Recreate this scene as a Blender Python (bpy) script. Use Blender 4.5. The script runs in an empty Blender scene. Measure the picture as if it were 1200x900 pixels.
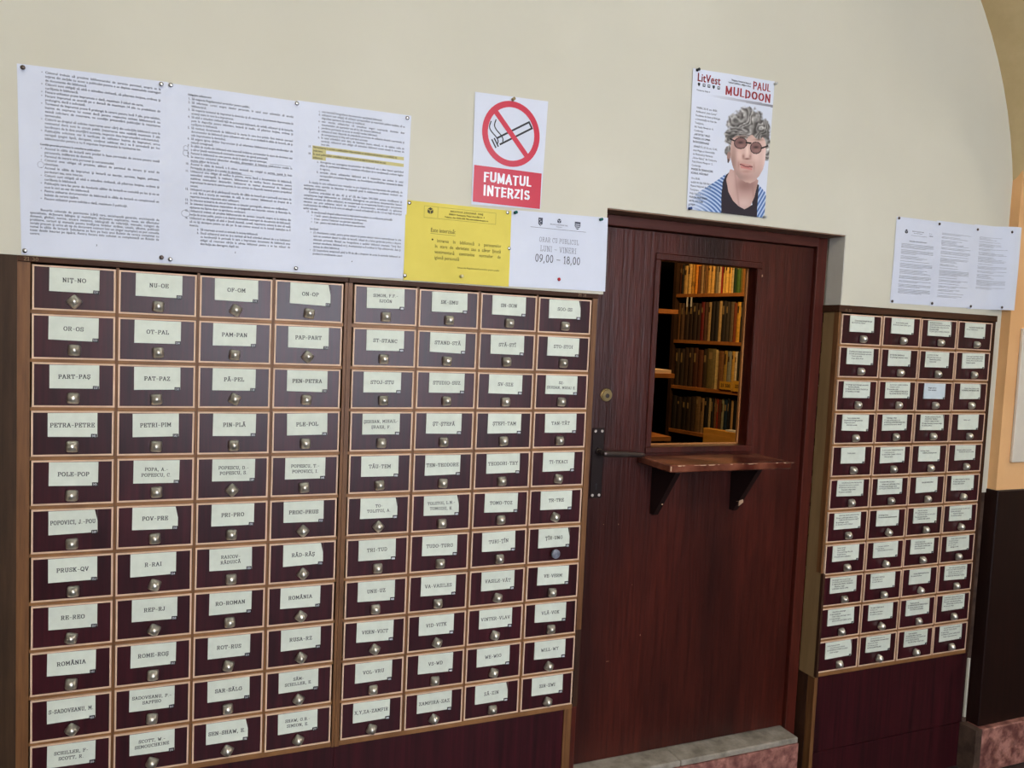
import bpy, math, random
import numpy as np
from mathutils import Vector, Matrix

# ------------------------------------------------------------------ camera, world, lights, exposure
S = bpy.context.scene
C = S.collection
cam_d = bpy.data.cameras.new('camera'); cam = bpy.data.objects.new('camera', cam_d); C.objects.link(cam)
cam_d.sensor_width = 36.0; cam_d.lens = 930.0 / 1200.0 * 36.0; cam_d.clip_start = 0.02
Rv = Vector((0.92260235, -0.38323586, 0.04399059)); Uv = Vector((-0.0155968, 0.0768857, 0.99691791)); Fv = Vector((0.38543694, 0.92044493, -0.06495768))
cam.matrix_world = Matrix(((Rv.x, Uv.x, -Fv.x, 0.3091), (Rv.y, Uv.y, -Fv.y, -2.0371), (Rv.z, Uv.z, -Fv.z, 1.5823), (0, 0, 0, 1)))
S.camera = cam
S.view_settings.view_transform = 'Standard'; S.view_settings.look = 'None'; S.view_settings.gamma = 1.0
S.view_settings.use_curve_mapping = False; S.view_settings.exposure = 1.4
wd = bpy.data.worlds.new('world'); S.world = wd; wd.use_nodes = True
wd.node_tree.nodes['Background'].inputs[0].default_value = (0.8, 0.85, 0.9, 1); wd.node_tree.nodes['Background'].inputs[1].default_value = 0.2
WINDOW_E, LAMP_E, LAMP_POS, ROOM_W = 3.4, 16.0, (5.3, -1.3), 23.0

rnd = random.Random(7)
PI = math.pi

# ------------------------------------------------------------------ materials
def lin(c):
    return tuple((x/255/12.92 if x/255 <= 0.04045 else ((x/255+0.055)/1.055)**2.4) for x in c) + (1.0,)
MATS = {}
def mat(name, col, rough=0.6, metal=0.0, spec=0.5, emit=0.0):
    if name in MATS: return MATS[name]
    m = bpy.data.materials.new(name); m.use_nodes = True
    b = m.node_tree.nodes['Principled BSDF']
    b.inputs['Base Color'].default_value = lin(col); b.inputs['Roughness'].default_value = rough
    b.inputs['Metallic'].default_value = metal; b.inputs['Specular IOR Level'].default_value = spec
    if emit:
        b.inputs['Emission Color'].default_value = lin(col); b.inputs['Emission Strength'].default_value = emit
    MATS[name] = m; return m
def grain(name, c0, c1, rough=0.5, spec=0.5, scale=(1, 1, 1), nscale=6.0, detail=6, bump=0.15, bdist=0.002, c2=None, patch=1.5, vary=0.0, rvar=0.0, lo=0.35, hi=0.65, pscale=None):
    """two-colour noise stretched along the grain, optional big stain colour, bump, per-object variation"""
    if name in MATS: return MATS[name]
    m = bpy.data.materials.new(name); m.use_nodes = True; nt = m.node_tree; N = nt.nodes; L = nt.links
    b = N['Principled BSDF']; b.inputs['Specular IOR Level'].default_value = spec; b.inputs['Roughness'].default_value = rough
    g = N.new('ShaderNodeNewGeometry'); mp = N.new('ShaderNodeMapping'); mp.inputs['Scale'].default_value = scale
    L.new(g.outputs['Position'], mp.inputs['Vector'])
    n = N.new('ShaderNodeTexNoise'); n.inputs['Scale'].default_value = nscale; n.inputs['Detail'].default_value = detail; n.inputs['Roughness'].default_value = 0.62
    L.new(mp.outputs[0], n.inputs['Vector'])
    r = N.new('ShaderNodeValToRGB'); r.color_ramp.elements[0].position = lo; r.color_ramp.elements[1].position = hi
    r.color_ramp.elements[0].color = lin(c0); r.color_ramp.elements[1].color = lin(c1)
    L.new(n.outputs['Fac'], r.inputs['Fac']); out = r.outputs['Color']
    if c2:
        n2 = N.new('ShaderNodeTexNoise'); n2.inputs['Scale'].default_value = patch; n2.inputs['Detail'].default_value = 3
        if pscale:
            mp2 = N.new('ShaderNodeMapping'); mp2.inputs['Scale'].default_value = pscale; L.new(g.outputs['Position'], mp2.inputs['Vector']); L.new(mp2.outputs[0], n2.inputs['Vector'])
        else: L.new(g.outputs['Position'], n2.inputs['Vector'])
        r2 = N.new('ShaderNodeValToRGB'); r2.color_ramp.elements[0].position = 0.42; r2.color_ramp.elements[1].position = 0.68
        L.new(n2.outputs['Fac'], r2.inputs['Fac'])
        mx = N.new('ShaderNodeMix'); mx.data_type = 'RGBA'; L.new(r2.outputs['Color'], mx.inputs['Factor']); L.new(out, mx.inputs['A']); mx.inputs['B'].default_value = lin(c2)
        out = mx.outputs['Result']
    if vary:
        oi = N.new('ShaderNodeObjectInfo'); mr = N.new('ShaderNodeMapRange'); mr.inputs['To Min'].default_value = 1-vary; mr.inputs['To Max'].default_value = 1+vary
        L.new(oi.outputs['Random'], mr.inputs['Value']); hs = N.new('ShaderNodeHueSaturation'); L.new(mr.outputs[0], hs.inputs['Value']); L.new(out, hs.inputs['Color']); out = hs.outputs['Color']
    L.new(out, b.inputs['Base Color'])
    if rvar:
        mr = N.new('ShaderNodeMapRange'); mr.inputs['To Min'].default_value = rough-rvar; mr.inputs['To Max'].default_value = rough+rvar
        L.new(n.outputs['Fac'], mr.inputs['Value']); L.new(mr.outputs[0], b.inputs['Roughness'])
    if bump:
        bp = N.new('ShaderNodeBump'); bp.inputs['Strength'].default_value = bump; bp.inputs['Distance'].default_value = bdist
        L.new(n.outputs['Fac'], bp.inputs['Height']); L.new(bp.outputs[0], b.inputs['Normal'])
    MATS[name] = m; return m

PLASTER = grain('cream_plaster', (204, 201, 183), (209, 206, 188), 0.75, 0.25, nscale=3, detail=8, bump=0.12, bdist=0.004, c2=(199, 196, 178), patch=1.1)
GREYP = grain('grey_plaster', (196, 194, 182), (204, 202, 190), 0.8, 0.2, nscale=8, bump=0.1)
KHAKI = grain('khaki_plaster', (188, 166, 122), (196, 174, 130), 0.85, 0.2, nscale=14, bump=0.2, bdist=0.003)
OCHRE = grain('ochre_plaster', (230, 180, 126), (236, 188, 134), 0.75, 0.2, nscale=7, bump=0.15, c2=(214, 164, 110))
TAN = grain('tan_cabinet_wood', (118, 80, 46), (150, 106, 62), 0.5, 0.4, scale=(1, 1, 1), nscale=9, bump=0.1, bdist=0.001)
TANV = grain('tan_stile_wood', (94, 60, 32), (124, 84, 48), 0.5, 0.4, scale=(30, 30, 1.6), nscale=3, bump=0.2, bdist=0.001)
TRIM = grain('pale_edge_wood', (208, 176, 148), (224, 192, 164), 0.6, 0.3, scale=(1, 1, 1), nscale=20, bump=0.0, vary=0.03)
LAM = grain('mahogany_laminate', (40, 12, 18), (62, 17, 25), 0.34, 0.42, scale=(26, 26, 1.3), nscale=2.6, bump=0.02, bdist=0.0005, vary=0.14, rvar=0.04)
PANEL = grain('mahogany_panel', (36, 10, 15), (62, 17, 24), 0.42, 0.3, scale=(24, 24, 1.0), nscale=2.6, bump=0.02)
DARKTOP = grain('dark_brown_board', (56, 34, 21), (76, 47, 30), 0.55, 0.2, scale=(1.5, 20, 30), nscale=4, bump=0.2, bdist=0.001)
BATTEN = grain('brown_batten', (46, 26, 15), (66, 40, 24), 0.55, 0.3, scale=(30, 30, 2), nscale=3, bump=0.1)
OLIVE = grain('olive_side_panel', (128, 104, 68), (142, 116, 78), 0.6, 0.3, scale=(10, 10, 1), nscale=3, bump=0.05)
DARKPAN = grain('dark_stained_panel', (50, 35, 23), (70, 50, 33), 0.55, 0.22, scale=(22, 22, 1.6), nscale=2.4, bump=0.25, bdist=0.001)
DOORM = grain('red_brown_door_paint', (56, 19, 13), (76, 27, 18), 0.33, 0.45, scale=(34, 34, 2.0), nscale=3, bump=0.9, bdist=0.0018, c2=(34, 12, 10), patch=1.0, pscale=(6, 6, .7), rvar=0.08)
FRAMEM = grain('red_brown_frame_paint', (66, 24, 16), (84, 32, 22), 0.35, 0.5, scale=(30, 30, 2), nscale=3, bump=0.25, bdist=0.001)
HEADM = grain('dark_head_paint', (74, 34, 26), (90, 44, 34), 0.45, 0.4, scale=(2, 30, 30), nscale=3, bump=0.2)
SOFFIT = grain('soffit_paint', (120, 92, 74), (136, 106, 86), 0.7, 0.2, nscale=10, bump=0.1)
SILLW = grain('varnished_counter', (60, 24, 17), (84, 36, 25), 0.24, 0.55, scale=(3, 20, 20), nscale=3, bump=0.15, bdist=0.001, c2=(140, 84, 62), patch=9)
BRK = grain('dark_bracket_wood', (26, 11, 10), (36, 15, 13), 0.5, 0.4, nscale=12, bump=0.1)
MARBLE = grain('pink_marble', (112, 66, 60), (186, 132, 118), 0.45, 0.5, nscale=34, detail=10, bump=0.2, c2=(96, 54, 50), patch=16, lo=0.36, hi=0.62)
GREYST = grain('grey_stone', (120, 114, 102), (164, 156, 142), 0.7, 0.3, nscale=18, detail=9, bump=0.5, bdist=0.003)
STAIN = grain('stained_plaster', (54, 40, 32), (90, 70, 58), 0.7, 0.3, nscale=16, detail=8, bump=0.2)
FLOORM = grain('dark_floor', (40, 36, 36), (58, 52, 50), 0.45, 0.4, nscale=9, bump=0.1)
WAINS = grain('black_brown_wainscot', (26, 12, 9), (36, 17, 13), 0.45, 0.2, scale=(16, 16, 1), nscale=2.5, bump=0.05)
CEILM = mat('ceiling_white', (214, 210, 198), 0.9)
CARD = grain('card_paper', (206, 213, 199), (214, 221, 207), 0.7, 0.2, nscale=40, bump=0.0, vary=0.035)
CARDC = grain('card_paper_blue', (196, 208, 212), (204, 216, 220), 0.7, 0.2, nscale=40, bump=0.0)
SHEET = grain('white_paper', (206, 212, 224), (212, 218, 230), 0.6, 0.25, nscale=5, bump=0.1, bdist=0.002)
YEL = grain('yellow_paper', (212, 196, 84), (220, 204, 92), 0.6, 0.25, nscale=6, bump=0.1, bdist=0.002)
INK = mat('black_ink', (34, 34, 38), 0.6)
INKG = mat('grey_print', (40, 40, 46), 0.7)
INKL = mat('light_grey_print', (84, 88, 102), 0.7)
REDS = mat('sign_red', (196, 44, 66), 0.35)
REDT = mat('poster_red', (150, 36, 44), 0.5)
MARK = mat('highlighter', (196, 188, 128), 0.7)
WHITEI = mat('white_print', (236, 238, 242), 0.5)
KNOB = grain('aged_nickel', (176, 172, 160), (224, 220, 208), 0.3, 0.5, nscale=60, bump=0.05, vary=0.12, rvar=0.04)
KNOB.node_tree.nodes['Principled BSDF'].inputs['Metallic'].default_value = 0.85
STEEL = mat('steel', (176, 176, 176), 0.22, 1.0)
DSTEEL = mat('dark_steel', (84, 74, 70), 0.36, 0.8)
PLATE = mat('dark_bronze_plate', (34, 22, 20), 0.45, 0.5)
BRASS = mat('lock_brass', (176, 156, 110), 0.3, 0.9)
ROUNDK = grain('grey_round_knob', (92, 96, 108), (130, 134, 146), 0.4, 0.5, nscale=90, bump=0.2)
CHALK = mat('chalk_mark', (150, 128, 100), 0.9)
BLACK = mat('tag_black', (22, 20, 22), 0.5)
FLAKE = mat('chipped_wood', (196, 160, 128), 0.8)
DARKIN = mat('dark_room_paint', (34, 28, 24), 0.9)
SHELFW = grain('orange_shelf_wood', (150, 96, 50), (178, 118, 64), 0.55, 0.35, nscale=8, bump=0.1)
SHELFD = grain('dark_shelf_upright', (52, 36, 26), (66, 46, 32), 0.6, 0.3, nscale=8, bump=0.1)
BOARDW = grain('pale_plywood', (214, 158, 72), (228, 174, 88), 0.5, 0.35, scale=(4, 4, 14), nscale=3, bump=0.05)

# ------------------------------------------------------------------ mesh helpers
class MB:
    def __init__(s): s.v = []; s.f = []; s.m = []
    def quad(s, pts, mi=0):
        i = len(s.v); s.v += [tuple(p) for p in pts]; s.f.append(tuple(range(i, i+len(pts)))); s.m.append(mi)
    def box(s, x0, x1, y0, y1, z0, z1, mi=0, bev=0.0):
        if bev > 0:
            b = bev; i = len(s.v)
            # chamfered box: three scaled shells joined as convex cuboid with chamfers
            P = []
            for sx in (0, 1):
                for sy in (0, 1):
                    for sz in (0, 1):
                        X = (x0, x1)[sx]; Y = (y0, y1)[sy]; Z = (z0, z1)[sz]
                        dx = b if sx == 0 else -b; dy = b if sy == 0 else -b; dz = b if sz == 0 else -b
                        P += [(X, Y+dy, Z+dz), (X+dx, Y, Z+dz), (X+dx, Y+dy, Z)]
            s.v += P
            def k(sx, sy, sz, a): return i + (sx*4+sy*2+sz)*3 + a
            def add(*q): s.f.append(tuple(q)); s.m.append(mi)
            for sx in (0, 1): add(*[k(sx, a, c, 0) for a, c in ((0, 0), (1, 0), (1, 1), (0, 1))])
            for sy in (0, 1): add(*[k(a, sy, c, 1) for a, c in ((0, 0), (1, 0), (1, 1), (0, 1))])
            for sz in (0, 1): add(*[k(a, c, sz, 2) for a, c in ((0, 0), (1, 0), (1, 1), (0, 1))])
            for a in (0, 1):
                for c in (0, 1):
                    add(k(a, c, 0, 0), k(a, c, 0, 1), k(a, c, 1, 1), k(a, c, 1, 0))
                    add(k(a, 0, c, 0), k(a, 0, c, 2), k(a, 1, c, 2), k(a, 1, c, 0))
                    add(k(0, a, c, 1), k(0, a, c, 2), k(1, a, c, 2), k(1, a, c, 1))
                    for d in (0, 1): add(k(a, c, d, 0), k(a, c, d, 1), k(a, c, d, 2))
            return
        p = [(x0,y0,z0),(x1,y0,z0),(x1,y1,z0),(x0,y1,z0),(x0,y0,z1),(x1,y0,z1),(x1,y1,z1),(x0,y1,z1)]
        i = len(s.v); s.v += p
        for q in ((0,1,5,4),(1,2,6,5),(2,3,7,6),(3,0,4,7),(4,5,6,7),(3,2,1,0)):
            s.f.append(tuple(i+k for k in q)); s.m.append(mi)
    def rings(s, rings, mi=0, cap0=True, cap1=True):
        i = len(s.v); n = len(rings[0])
        for r in rings: s.v += [tuple(p) for p in r]
        for a in range(len(rings)-1):
            for k in range(n):
                s.f.append((i+a*n+k, i+a*n+(k+1) % n, i+(a+1)*n+(k+1) % n, i+(a+1)*n+k)); s.m.append(mi)
        if cap0: s.f.append(tuple(i+k for k in range(n))); s.m.append(mi)
        if cap1: s.f.append(tuple(i+(len(rings)-1)*n+k for k in range(n))); s.m.append(mi)
    def cyl(s, p0, p1, r0, r1=None, n=16, mi=0):
        r1 = r0 if r1 is None else r1
        a = Vector(p0); b = Vector(p1); d = (b-a).normalized()
        u = d.cross(Vector((0, 0, 1)) if abs(d.z) < 0.9 else Vector((1, 0, 0))).normalized(); w = d.cross(u)
        s.rings([[a+(u*math.cos(t)+w*math.sin(t))*r0 for t in [2*PI*k/n for k in range(n)]],
                 [b+(u*math.cos(t)+w*math.sin(t))*r1 for t in [2*PI*k/n for k in range(n)]]], mi)
    def flat(s, V, T, mi):            # V: list of 3-tuples, T: index faces
        i = len(s.v); s.v += V; s.f += [tuple(i+k for k in t) for t in T]; s.m += [mi]*len(T)
def mesh(name, mb, mats, smooth=False, normals=True):
    me = bpy.data.meshes.new(name); me.from_pydata(mb.v, [], mb.f)
    for m in (mats if isinstance(mats, (list, tuple)) else [mats]): me.materials.append(m)
    if any(mb.m): me.polygons.foreach_set('material_index', mb.m)
    if smooth: me.polygons.foreach_set('use_smooth', [True]*len(me.polygons))
    me.update()
    if normals and len(mb.f) < 4000:
        import bmesh
        bm = bmesh.new(); bm.from_mesh(me); bmesh.ops.recalc_face_normals(bm, faces=bm.faces); bm.to_mesh(me); bm.free()
    return me
def obj(name, mb, mats, parent=None, loc=(0, 0, 0), smooth=False, label=None, kind=None):
    me = mb if isinstance(mb, bpy.types.Mesh) else mesh(name, mb, mats, smooth)
    o = bpy.data.objects.new(name, me); C.objects.link(o); o.location = loc
    if parent: o.parent = parent
    if label: o['label'] = label
    if kind: o['kind'] = kind
    return o
def tag(o, label, cat, group=None):
    o['label'] = label; o['category'] = cat
    if group: o['group'] = group
    return o
def thing(name, label, cat, loc=(0, 0, 0), group=None):
    o = bpy.data.objects.new(name, None); C.objects.link(o); o.location = loc; o.empty_display_size = 0.05
    return tag(o, label, cat, group)
def struct(name, mb, mats, **k):
    return obj(name, mb, mats, kind='structure', **k)

# ------------------------------------------------------------------ lettering
GL = {}
def bglyph(ch, bold):
    key = ('B', ch, bold)
    if key in GL: return GL[key]
    def build(t):
        cu = bpy.data.curves.new('t', 'FONT'); cu.body = t; cu.size = 1.0; cu.resolution_u = 2; cu.fill_mode = 'FRONT'
        ob = bpy.data.objects.new('t', cu); C.objects.link(ob)
        dg = bpy.context.evaluated_depsgraph_get(); dg.update()
        me = ob.evaluated_get(dg).to_mesh()
        V = np.array([v.co[:2] for v in me.vertices]) if len(me.vertices) else np.zeros((0, 2))
        T = [tuple(p.vertices) for p in me.polygons]
        ob.to_mesh_clear(); bpy.data.objects.remove(ob); bpy.data.curves.remove(cu)
        return V, T
    if ('ref', bold) not in GL:
        V, _ = build('H'); V2, _ = build('HH')
        GL[('ref', bold)] = (V[:, 1].max(), V[:, 0].min(), V[:, 0].max(), V2[:, 0].max() - V[:, 0].max())
    cap, hx0, hx1, hadv = GL[('ref', bold)]
    if ch == ' ': GL[key] = (np.zeros((0, 2)), [], 0.42); return GL[key]
    V, T = build(ch); W, _ = build(ch+'H')
    adv = W[:, 0].max() - hx1
    V = V/cap; adv = adv/cap
    if bold > .001 and len(T):
        sh = [(-bold, 0), (bold, 0)] if bold < .03 else [(-bold, -bold*.5), (0, bold*.5), (bold, -bold*.5), (bold, bold*.5), (-bold, bold*.5)]
        n = len(V); V2 = np.vstack([V+np.array(d) for d in sh]); T = [tuple(i+n*k for i in t) for k in range(len(sh)) for t in T]
        V = V2; adv += bold*1.2
    GL[key] = (V, T, adv)
    return GL[key]
def arc(cx, cy, rx, ry, a0, a1, n=7):
    return [(cx+rx*math.cos(math.radians(a0+(a1-a0)*k/n)), cy+ry*math.sin(math.radians(a0+(a1-a0)*k/n))) for k in range(n+1)]
# slab-serif capitals drawn with strokes: (width, strokes, serifs)
def sf(x, y, w=0.17): return [(x-w, y), (x+w, y)]
SG = {
 'A': (.86, [[(.12,0),(.43,1),(.74,0)], [(.24,.34),(.62,.34)], sf(.12,0,.12), sf(.74,0,.12), [(.28,1),(.43,1)]]),
 'B': (.78, [[(.18,0),(.18,1)], [(.05,1),(.45,1)]+arc(.45,.76,.22,.24,90,-90), [(.18,.52),(.47,.52)]+arc(.47,.26,.24,.26,90,-90)+[(.05,0)]]),
 'C': (.8, [arc(.44,.5,.34,.5,45,315,12), [(.68,.68),(.68,.98)], ]),
 'D': (.84, [[(.18,0),(.18,1)], [(.04,1),(.38,1)]+arc(.38,.5,.36,.5,90,-90,9)+[(.04,0)]]),
 'E': (.78, [[(.2,0),(.2,1)], [(.05,1),(.68,1),(.68,.76)], [(.2,.52),(.5,.52)], [(.5,.4),(.5,.64)], [(.05,0),(.7,0),(.7,.26)]]),
 'F': (.74, [[(.2,0),(.2,1)], [(.05,1),(.68,1),(.68,.76)], [(.2,.52),(.5,.52)], [(.5,.4),(.5,.64)], sf(.2,0)]),
 'G': (.86, [arc(.44,.5,.36,.5,45,360,13), [(.52,.46),(.84,.46)], [(.7,.7),(.7,.98)]]),
 'H': (.88, [[(.2,0),(.2,1)], [(.68,0),(.68,1)], [(.2,.52),(.68,.52)], sf(.2,0), sf(.2,1), sf(.68,0), sf(.68,1)]),
 'I': (.44, [[(.22,0),(.22,1)], sf(.22,0), sf(.22,1)]),
 'J': (.64, [[(.44,1),(.44,.25)]+arc(.26,.25,.18,.25,0,-180,6), sf(.44,1)]),
 'K': (.86, [[(.2,0),(.2,1)], [(.7,1),(.2,.42)], [(.36,.6),(.7,0)], sf(.2,0), sf(.2,1), sf(.7,0,.13), sf(.7,1,.13)]),
 'L': (.74, [[(.22,0),(.22,1)], sf(.22,1), [(.05,0),(.68,0),(.68,.3)]]),
 'M': (1.0, [[(.18,0),(.18,1),(.5,.3),(.82,1),(.82,0)], sf(.18,0,.14), sf(.82,0,.14), [(.04,1),(.2,1)], [(.8,1),(.96,1)]]),
 'N': (.9, [[(.18,0),(.18,1),(.7,0),(.7,1)], sf(.18,0,.15), [(.03,1),(.2,1)], sf(.7,1,.15)]),
 'O': (.88, [arc(.44,.5,.35,.5,0,360,16)]),
 'P': (.76, [[(.2,0),(.2,1)], [(.05,1),(.44,1)]+arc(.44,.73,.24,.27,90,-90)+[(.2,.46)], sf(.2,0)]),
 'Q': (.88, [arc(.44,.5,.35,.5,0,360,16), [(.4,.2),(.78,-.12)]]),
 'R': (.86, [[(.2,0),(.2,1)], [(.05,1),(.44,1)]+arc(.44,.75,.24,.25,90,-90)+[(.2,.5)], [(.46,.5),(.7,0),(.84,0)], sf(.2,0)]),
 'S': (.7, [arc(.36,.75,.24,.25,20,270,8)+arc(.36,.25,.26,.25,90,-160,8), [(.62,.74),(.62,.98)], [(.1,.02),(.1,.28)]]),
 'T': (.82, [[(.41,0),(.41,1)], [(.07,.74),(.07,1),(.75,1),(.75,.74)], sf(.41,0)]),
 'U': (.86, [[(.18,1),(.18,.32)]+arc(.43,.32,.25,.32,180,360,8)+[(.68,1)], sf(.18,1,.15), sf(.68,1,.15)]),
 'V': (.84, [[(.12,1),(.42,0),(.72,1)], sf(.12,1,.12), sf(.72,1,.12)]),
 'W': (1.08, [[(.12,1),(.32,0),(.54,.8),(.76,0),(.96,1)], sf(.12,1,.12), sf(.96,1,.12)]),
 'X': (.86, [[(.14,1),(.72,0)], [(.72,1),(.14,0)], sf(.14,0,.12), sf(.14,1,.12), sf(.72,0,.12), sf(.72,1,.12)]),
 'Y': (.84, [[(.12,1),(.42,.5),(.72,1)], [(.42,.5),(.42,0)], sf(.12,1,.12), sf(.72,1,.12), sf(.42,0)]),
 'Z': (.76, [[(.12,.76),(.12,1),(.64,1),(.1,0),(.66,0),(.66,.26)]]),
 '-': (.6, [[(.08,.42),(.52,.42)]]), ',': (.34, [[(.18,.1),(.08,-.18)]]), '.': (.34, [[(.1,.05),(.24,.05)]]), ' ': (.4, []),
 '0': (.7, [arc(.35,.5,.25,.5,0,360,14)]), '1': (.5, [[(.1,.82),(.27,1),(.27,0)], sf(.27,0)]),
 '2': (.7, [arc(.34,.73,.24,.27,170,-30,8)+[(.1,0),(.62,0)]]), '3': (.7, [arc(.33,.76,.22,.24,150,-90,7), arc(.33,.26,.25,.26,90,-150,7)]),
 '4': (.7, [[(.48,0),(.48,1),(.06,.3),(.66,.3)]]), '5': (.7, [[(.58,1),(.16,1),(.14,.56)]+arc(.33,.32,.26,.32,110,-150,8)]),
 '6': (.7, [arc(.35,.32,.25,.32,0,360,12), [(.1,.32),(.2,.75),(.52,1)]]), '7': (.66, [[(.08,.8),(.08,1),(.6,1),(.26,0)]]),
 '8': (.7, [arc(.35,.76,.2,.24,0,360,10), arc(.35,.27,.25,.27,0,360,12)]), '9': (.7, [arc(.35,.68,.25,.32,0,360,12), [(.6,.68),(.5,.25),(.18,0)]]),
}
def dia(b, extra): w, st = SG[b]; return (w, st+extra)
SG['Ţ'] = dia('T', [[(.43,-.1),(.36,-.3)]]); SG['Ş'] = dia('S', [[(.38,-.1),(.3,-.3)]])
SG['Ă'] = dia('A', [arc(.43,1.3,.15,.14,180,360,5)]); SG['Â'] = dia('A', [[(.28,1.12),(.43,1.3),(.58,1.12)]])
SG['Î'] = dia('I', [[(.07,1.12),(.22,1.3),(.37,1.12)]]); SG['Ö'] = dia('O', [[(.28,1.15),(.28,1.28)], [(.58,1.15),(.58,1.28)]])
SG['–'] = (.8, [[(.05,.42),(.75,.42)]])
RG = {'F': (.62, [[(.12,0),(.12,.91)], [(.12,.9),(.58,.9)], [(.12,.52),(.5,.52)]]), 'U': (.78, [[(.12,1),(.12,.34)]+arc(.38,.34,.26,.25,180,360,8)+[(.64,1)]]),
 'M': (.9, [[(.12,0),(.12,.95),(.43,.12),(.74,.95),(.74,0)]]), 'A': (.76, [[(.05,0),(.36,.93),(.67,0)], [(.16,.3),(.56,.3)]]), 'T': (.68, [[(.32,0),(.32,.9)], [(.02,.9),(.62,.9)]]),
 'L': (.6, [[(.12,1),(.12,.1)], [(.12,.09),(.56,.09)]]), 'I': (.34, [[(.14,0),(.14,1)]]), 'N': (.78, [[(.12,0),(.12,.96),(.62,.04),(.62,1)]]), 'E': (.66, [[(.12,0),(.12,.96)], [(.12,.9),(.58,.9)], [(.12,.51),(.54,.51)], [(.12,.09),(.6,.09)]]),
 'R': (.76, [[(.12,0),(.12,.96)], [(.12,.9),(.38,.9)]+arc(.38,.68,.2,.22,90,-90)+[(.12,.46)], [(.38,.46),(.62,0)]]), 'Z': (.64, [[(.05,.9),(.54,.9),(.06,.1),(.57,.1)]]),
 'S': (.7, [arc(.34,.71,.22,.2,30,260,8)+arc(.34,.29,.24,.2,80,-150,8)]), 'P': (.7, [[(.12,0),(.12,.96)], [(.12,.9),(.36,.9)]+arc(.36,.67,.22,.23,90,-90)+[(.12,.44)]]),
 'D': (.78, [[(.12,0),(.12,.96)], [(.12,.9),(.32,.9)]+arc(.32,.5,.32,.4,90,-90,9)+[(.12,.1)]]), 'O': (.82, [arc(.4,.5,.3,.41,0,360,16)])}
def sglyph(ch, wt):
    key = ('S', ch, wt)
    if key in GL: return GL[key]
    src = RG if wt >= .195 else SG
    w, st = src.get(ch, SG['-']); V = []; T = []
    for line in st:
        for a, b in zip(line[:-1], line[1:]):
            dx, dy = b[0]-a[0], b[1]-a[1]; l = math.hypot(dx, dy) or 1; dx /= l; dy /= l
            t = wt*(0.62 if abs(dx) > 0.85 else 1.0)/2      # thin horizontals, thick stems
            e = t*0.6
            i = len(V)
            V += [(a[0]-dx*e-dy*t, a[1]-dy*e+dx*t), (b[0]+dx*e-dy*t, b[1]+dy*e+dx*t), (b[0]+dx*e+dy*t, b[1]+dy*e-dx*t), (a[0]-dx*e+dy*t, a[1]-dy*e-dx*t)]
            T.append((i, i+1, i+2, i+3))
    GL[key] = (np.array(V) if V else np.zeros((0, 2)), T, w+0.1); return GL[key]
def gly(ch, style):
    return sglyph(ch, style[1]) if style[0] == 'S' else bglyph(ch, style[1])
def twidth(s, style): return sum(gly(c, style)[2] for c in s)
SLAB = ('S', .18); SLABT = ('S', .13); BLOCK = ('S', .235); BLOCKT = ('S', .2); SANS = ('B', 0.014); BOLD = ('B', 0.028); HEAVY = ('B', 0.04)
def put(mb, s, x, z, h, style=SANS, mi=1, align='L', xs=1.0, y=-0.0006, surf=None, width=None, rot=0.0):
    """write s with cap height h; baseline at (x, z) in the xz plane facing -y"""
    W = twidth(s, style)*h*xs; extra = 0.0
    if width is not None and align == 'J':
        ns = s.count(' ')
        if ns and W > width*0.6: extra = (width-W)/ns
    if width is not None and align != 'J' and W > width: xs *= width/W; W = width
    x0 = x - (W/2 if align == 'C' else W if align == 'R' else 0)
    cr, sr = math.cos(rot), math.sin(rot)
    cx = 0.0
    for c in s:
        V, T, adv = gly(c, style)
        if len(T):
            P = []
            for vx, vy in V:
                lx = cx+vx*h*xs; lz = vy*h
                X = x0+lx*cr-lz*sr; Z = z+lx*sr+lz*cr
                P.append((X, y+(surf(X, Z) if surf else 0.0), Z))
            mb.flat(P, T, mi)
        cx += adv*h*xs + (extra if c == ' ' else 0)
def wrap(s, width, h, xs, style):
    out = []; cur = ''
    for w in s.split():
        t = (cur+' '+w).strip()
        if twidth(t, style)*h*xs > width and cur: out.append(cur); cur = w
        else: cur = t
    out.append(cur); return out
def strip(mb, pts, w, mi, y=-0.0006, surf=None, closed=False):
    if closed: pts = pts+[pts[0]]
    for a, b in zip(pts[:-1], pts[1:]):
        dx, dz = b[0]-a[0], b[1]-a[1]; l = math.hypot(dx, dz) or 1; dx /= l; dz /= l; t = w/2
        q = [(a[0]-dz*t-dx*t*.3, a[1]+dx*t-dz*t*.3), (b[0]-dz*t+dx*t*.3, b[1]+dx*t+dz*t*.3), (b[0]+dz*t+dx*t*.3, b[1]-dx*t+dz*t*.3), (a[0]+dz*t-dx*t*.3, a[1]-dx*t-dz*t*.3)]
        mb.quad([(p[0], y+(surf(*p) if surf else 0), p[1]) for p in q], mi)
def poly(mb, pts, mi, y=-0.0006, surf=None):
    mb.quad([(p[0], y+(surf(*p) if surf else 0), p[1]) for p in pts], mi)

# ------------------------------------------------------------------ measured layout (floor z = 0, wall face y = 0)
Z0 = 1.69
XA = [0., .1727, .3453, .5174, .6899]; XB = [.711, .883, 1.0558, 1.229, 1.402]; XC = [2.3422, 2.5291, 2.7115, 2.8939, 3.0763]
ZA = [Z0+z for z in (0., -.1079, -.2164, -.3255, -.4377, -.5492, -.6595, -.7714, -.881, -.9915, -1.1002, -1.2087)]
ZC = [Z0+z for z in (.0085, -.1019, -.214, -.3271, -.4408, -.5535, -.6661, -.7795, -.8908, -1.0026, -1.119, -1.2361)]
TOPA = Z0+.0135; TOPC = Z0+.032; HEADZ = Z0+.262; TH = Z0-1.452
XL, XR, PIER = -.026, 1.436, 3.12     # left end of cabinets, left jamb, pier
LEAFY = .085

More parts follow.
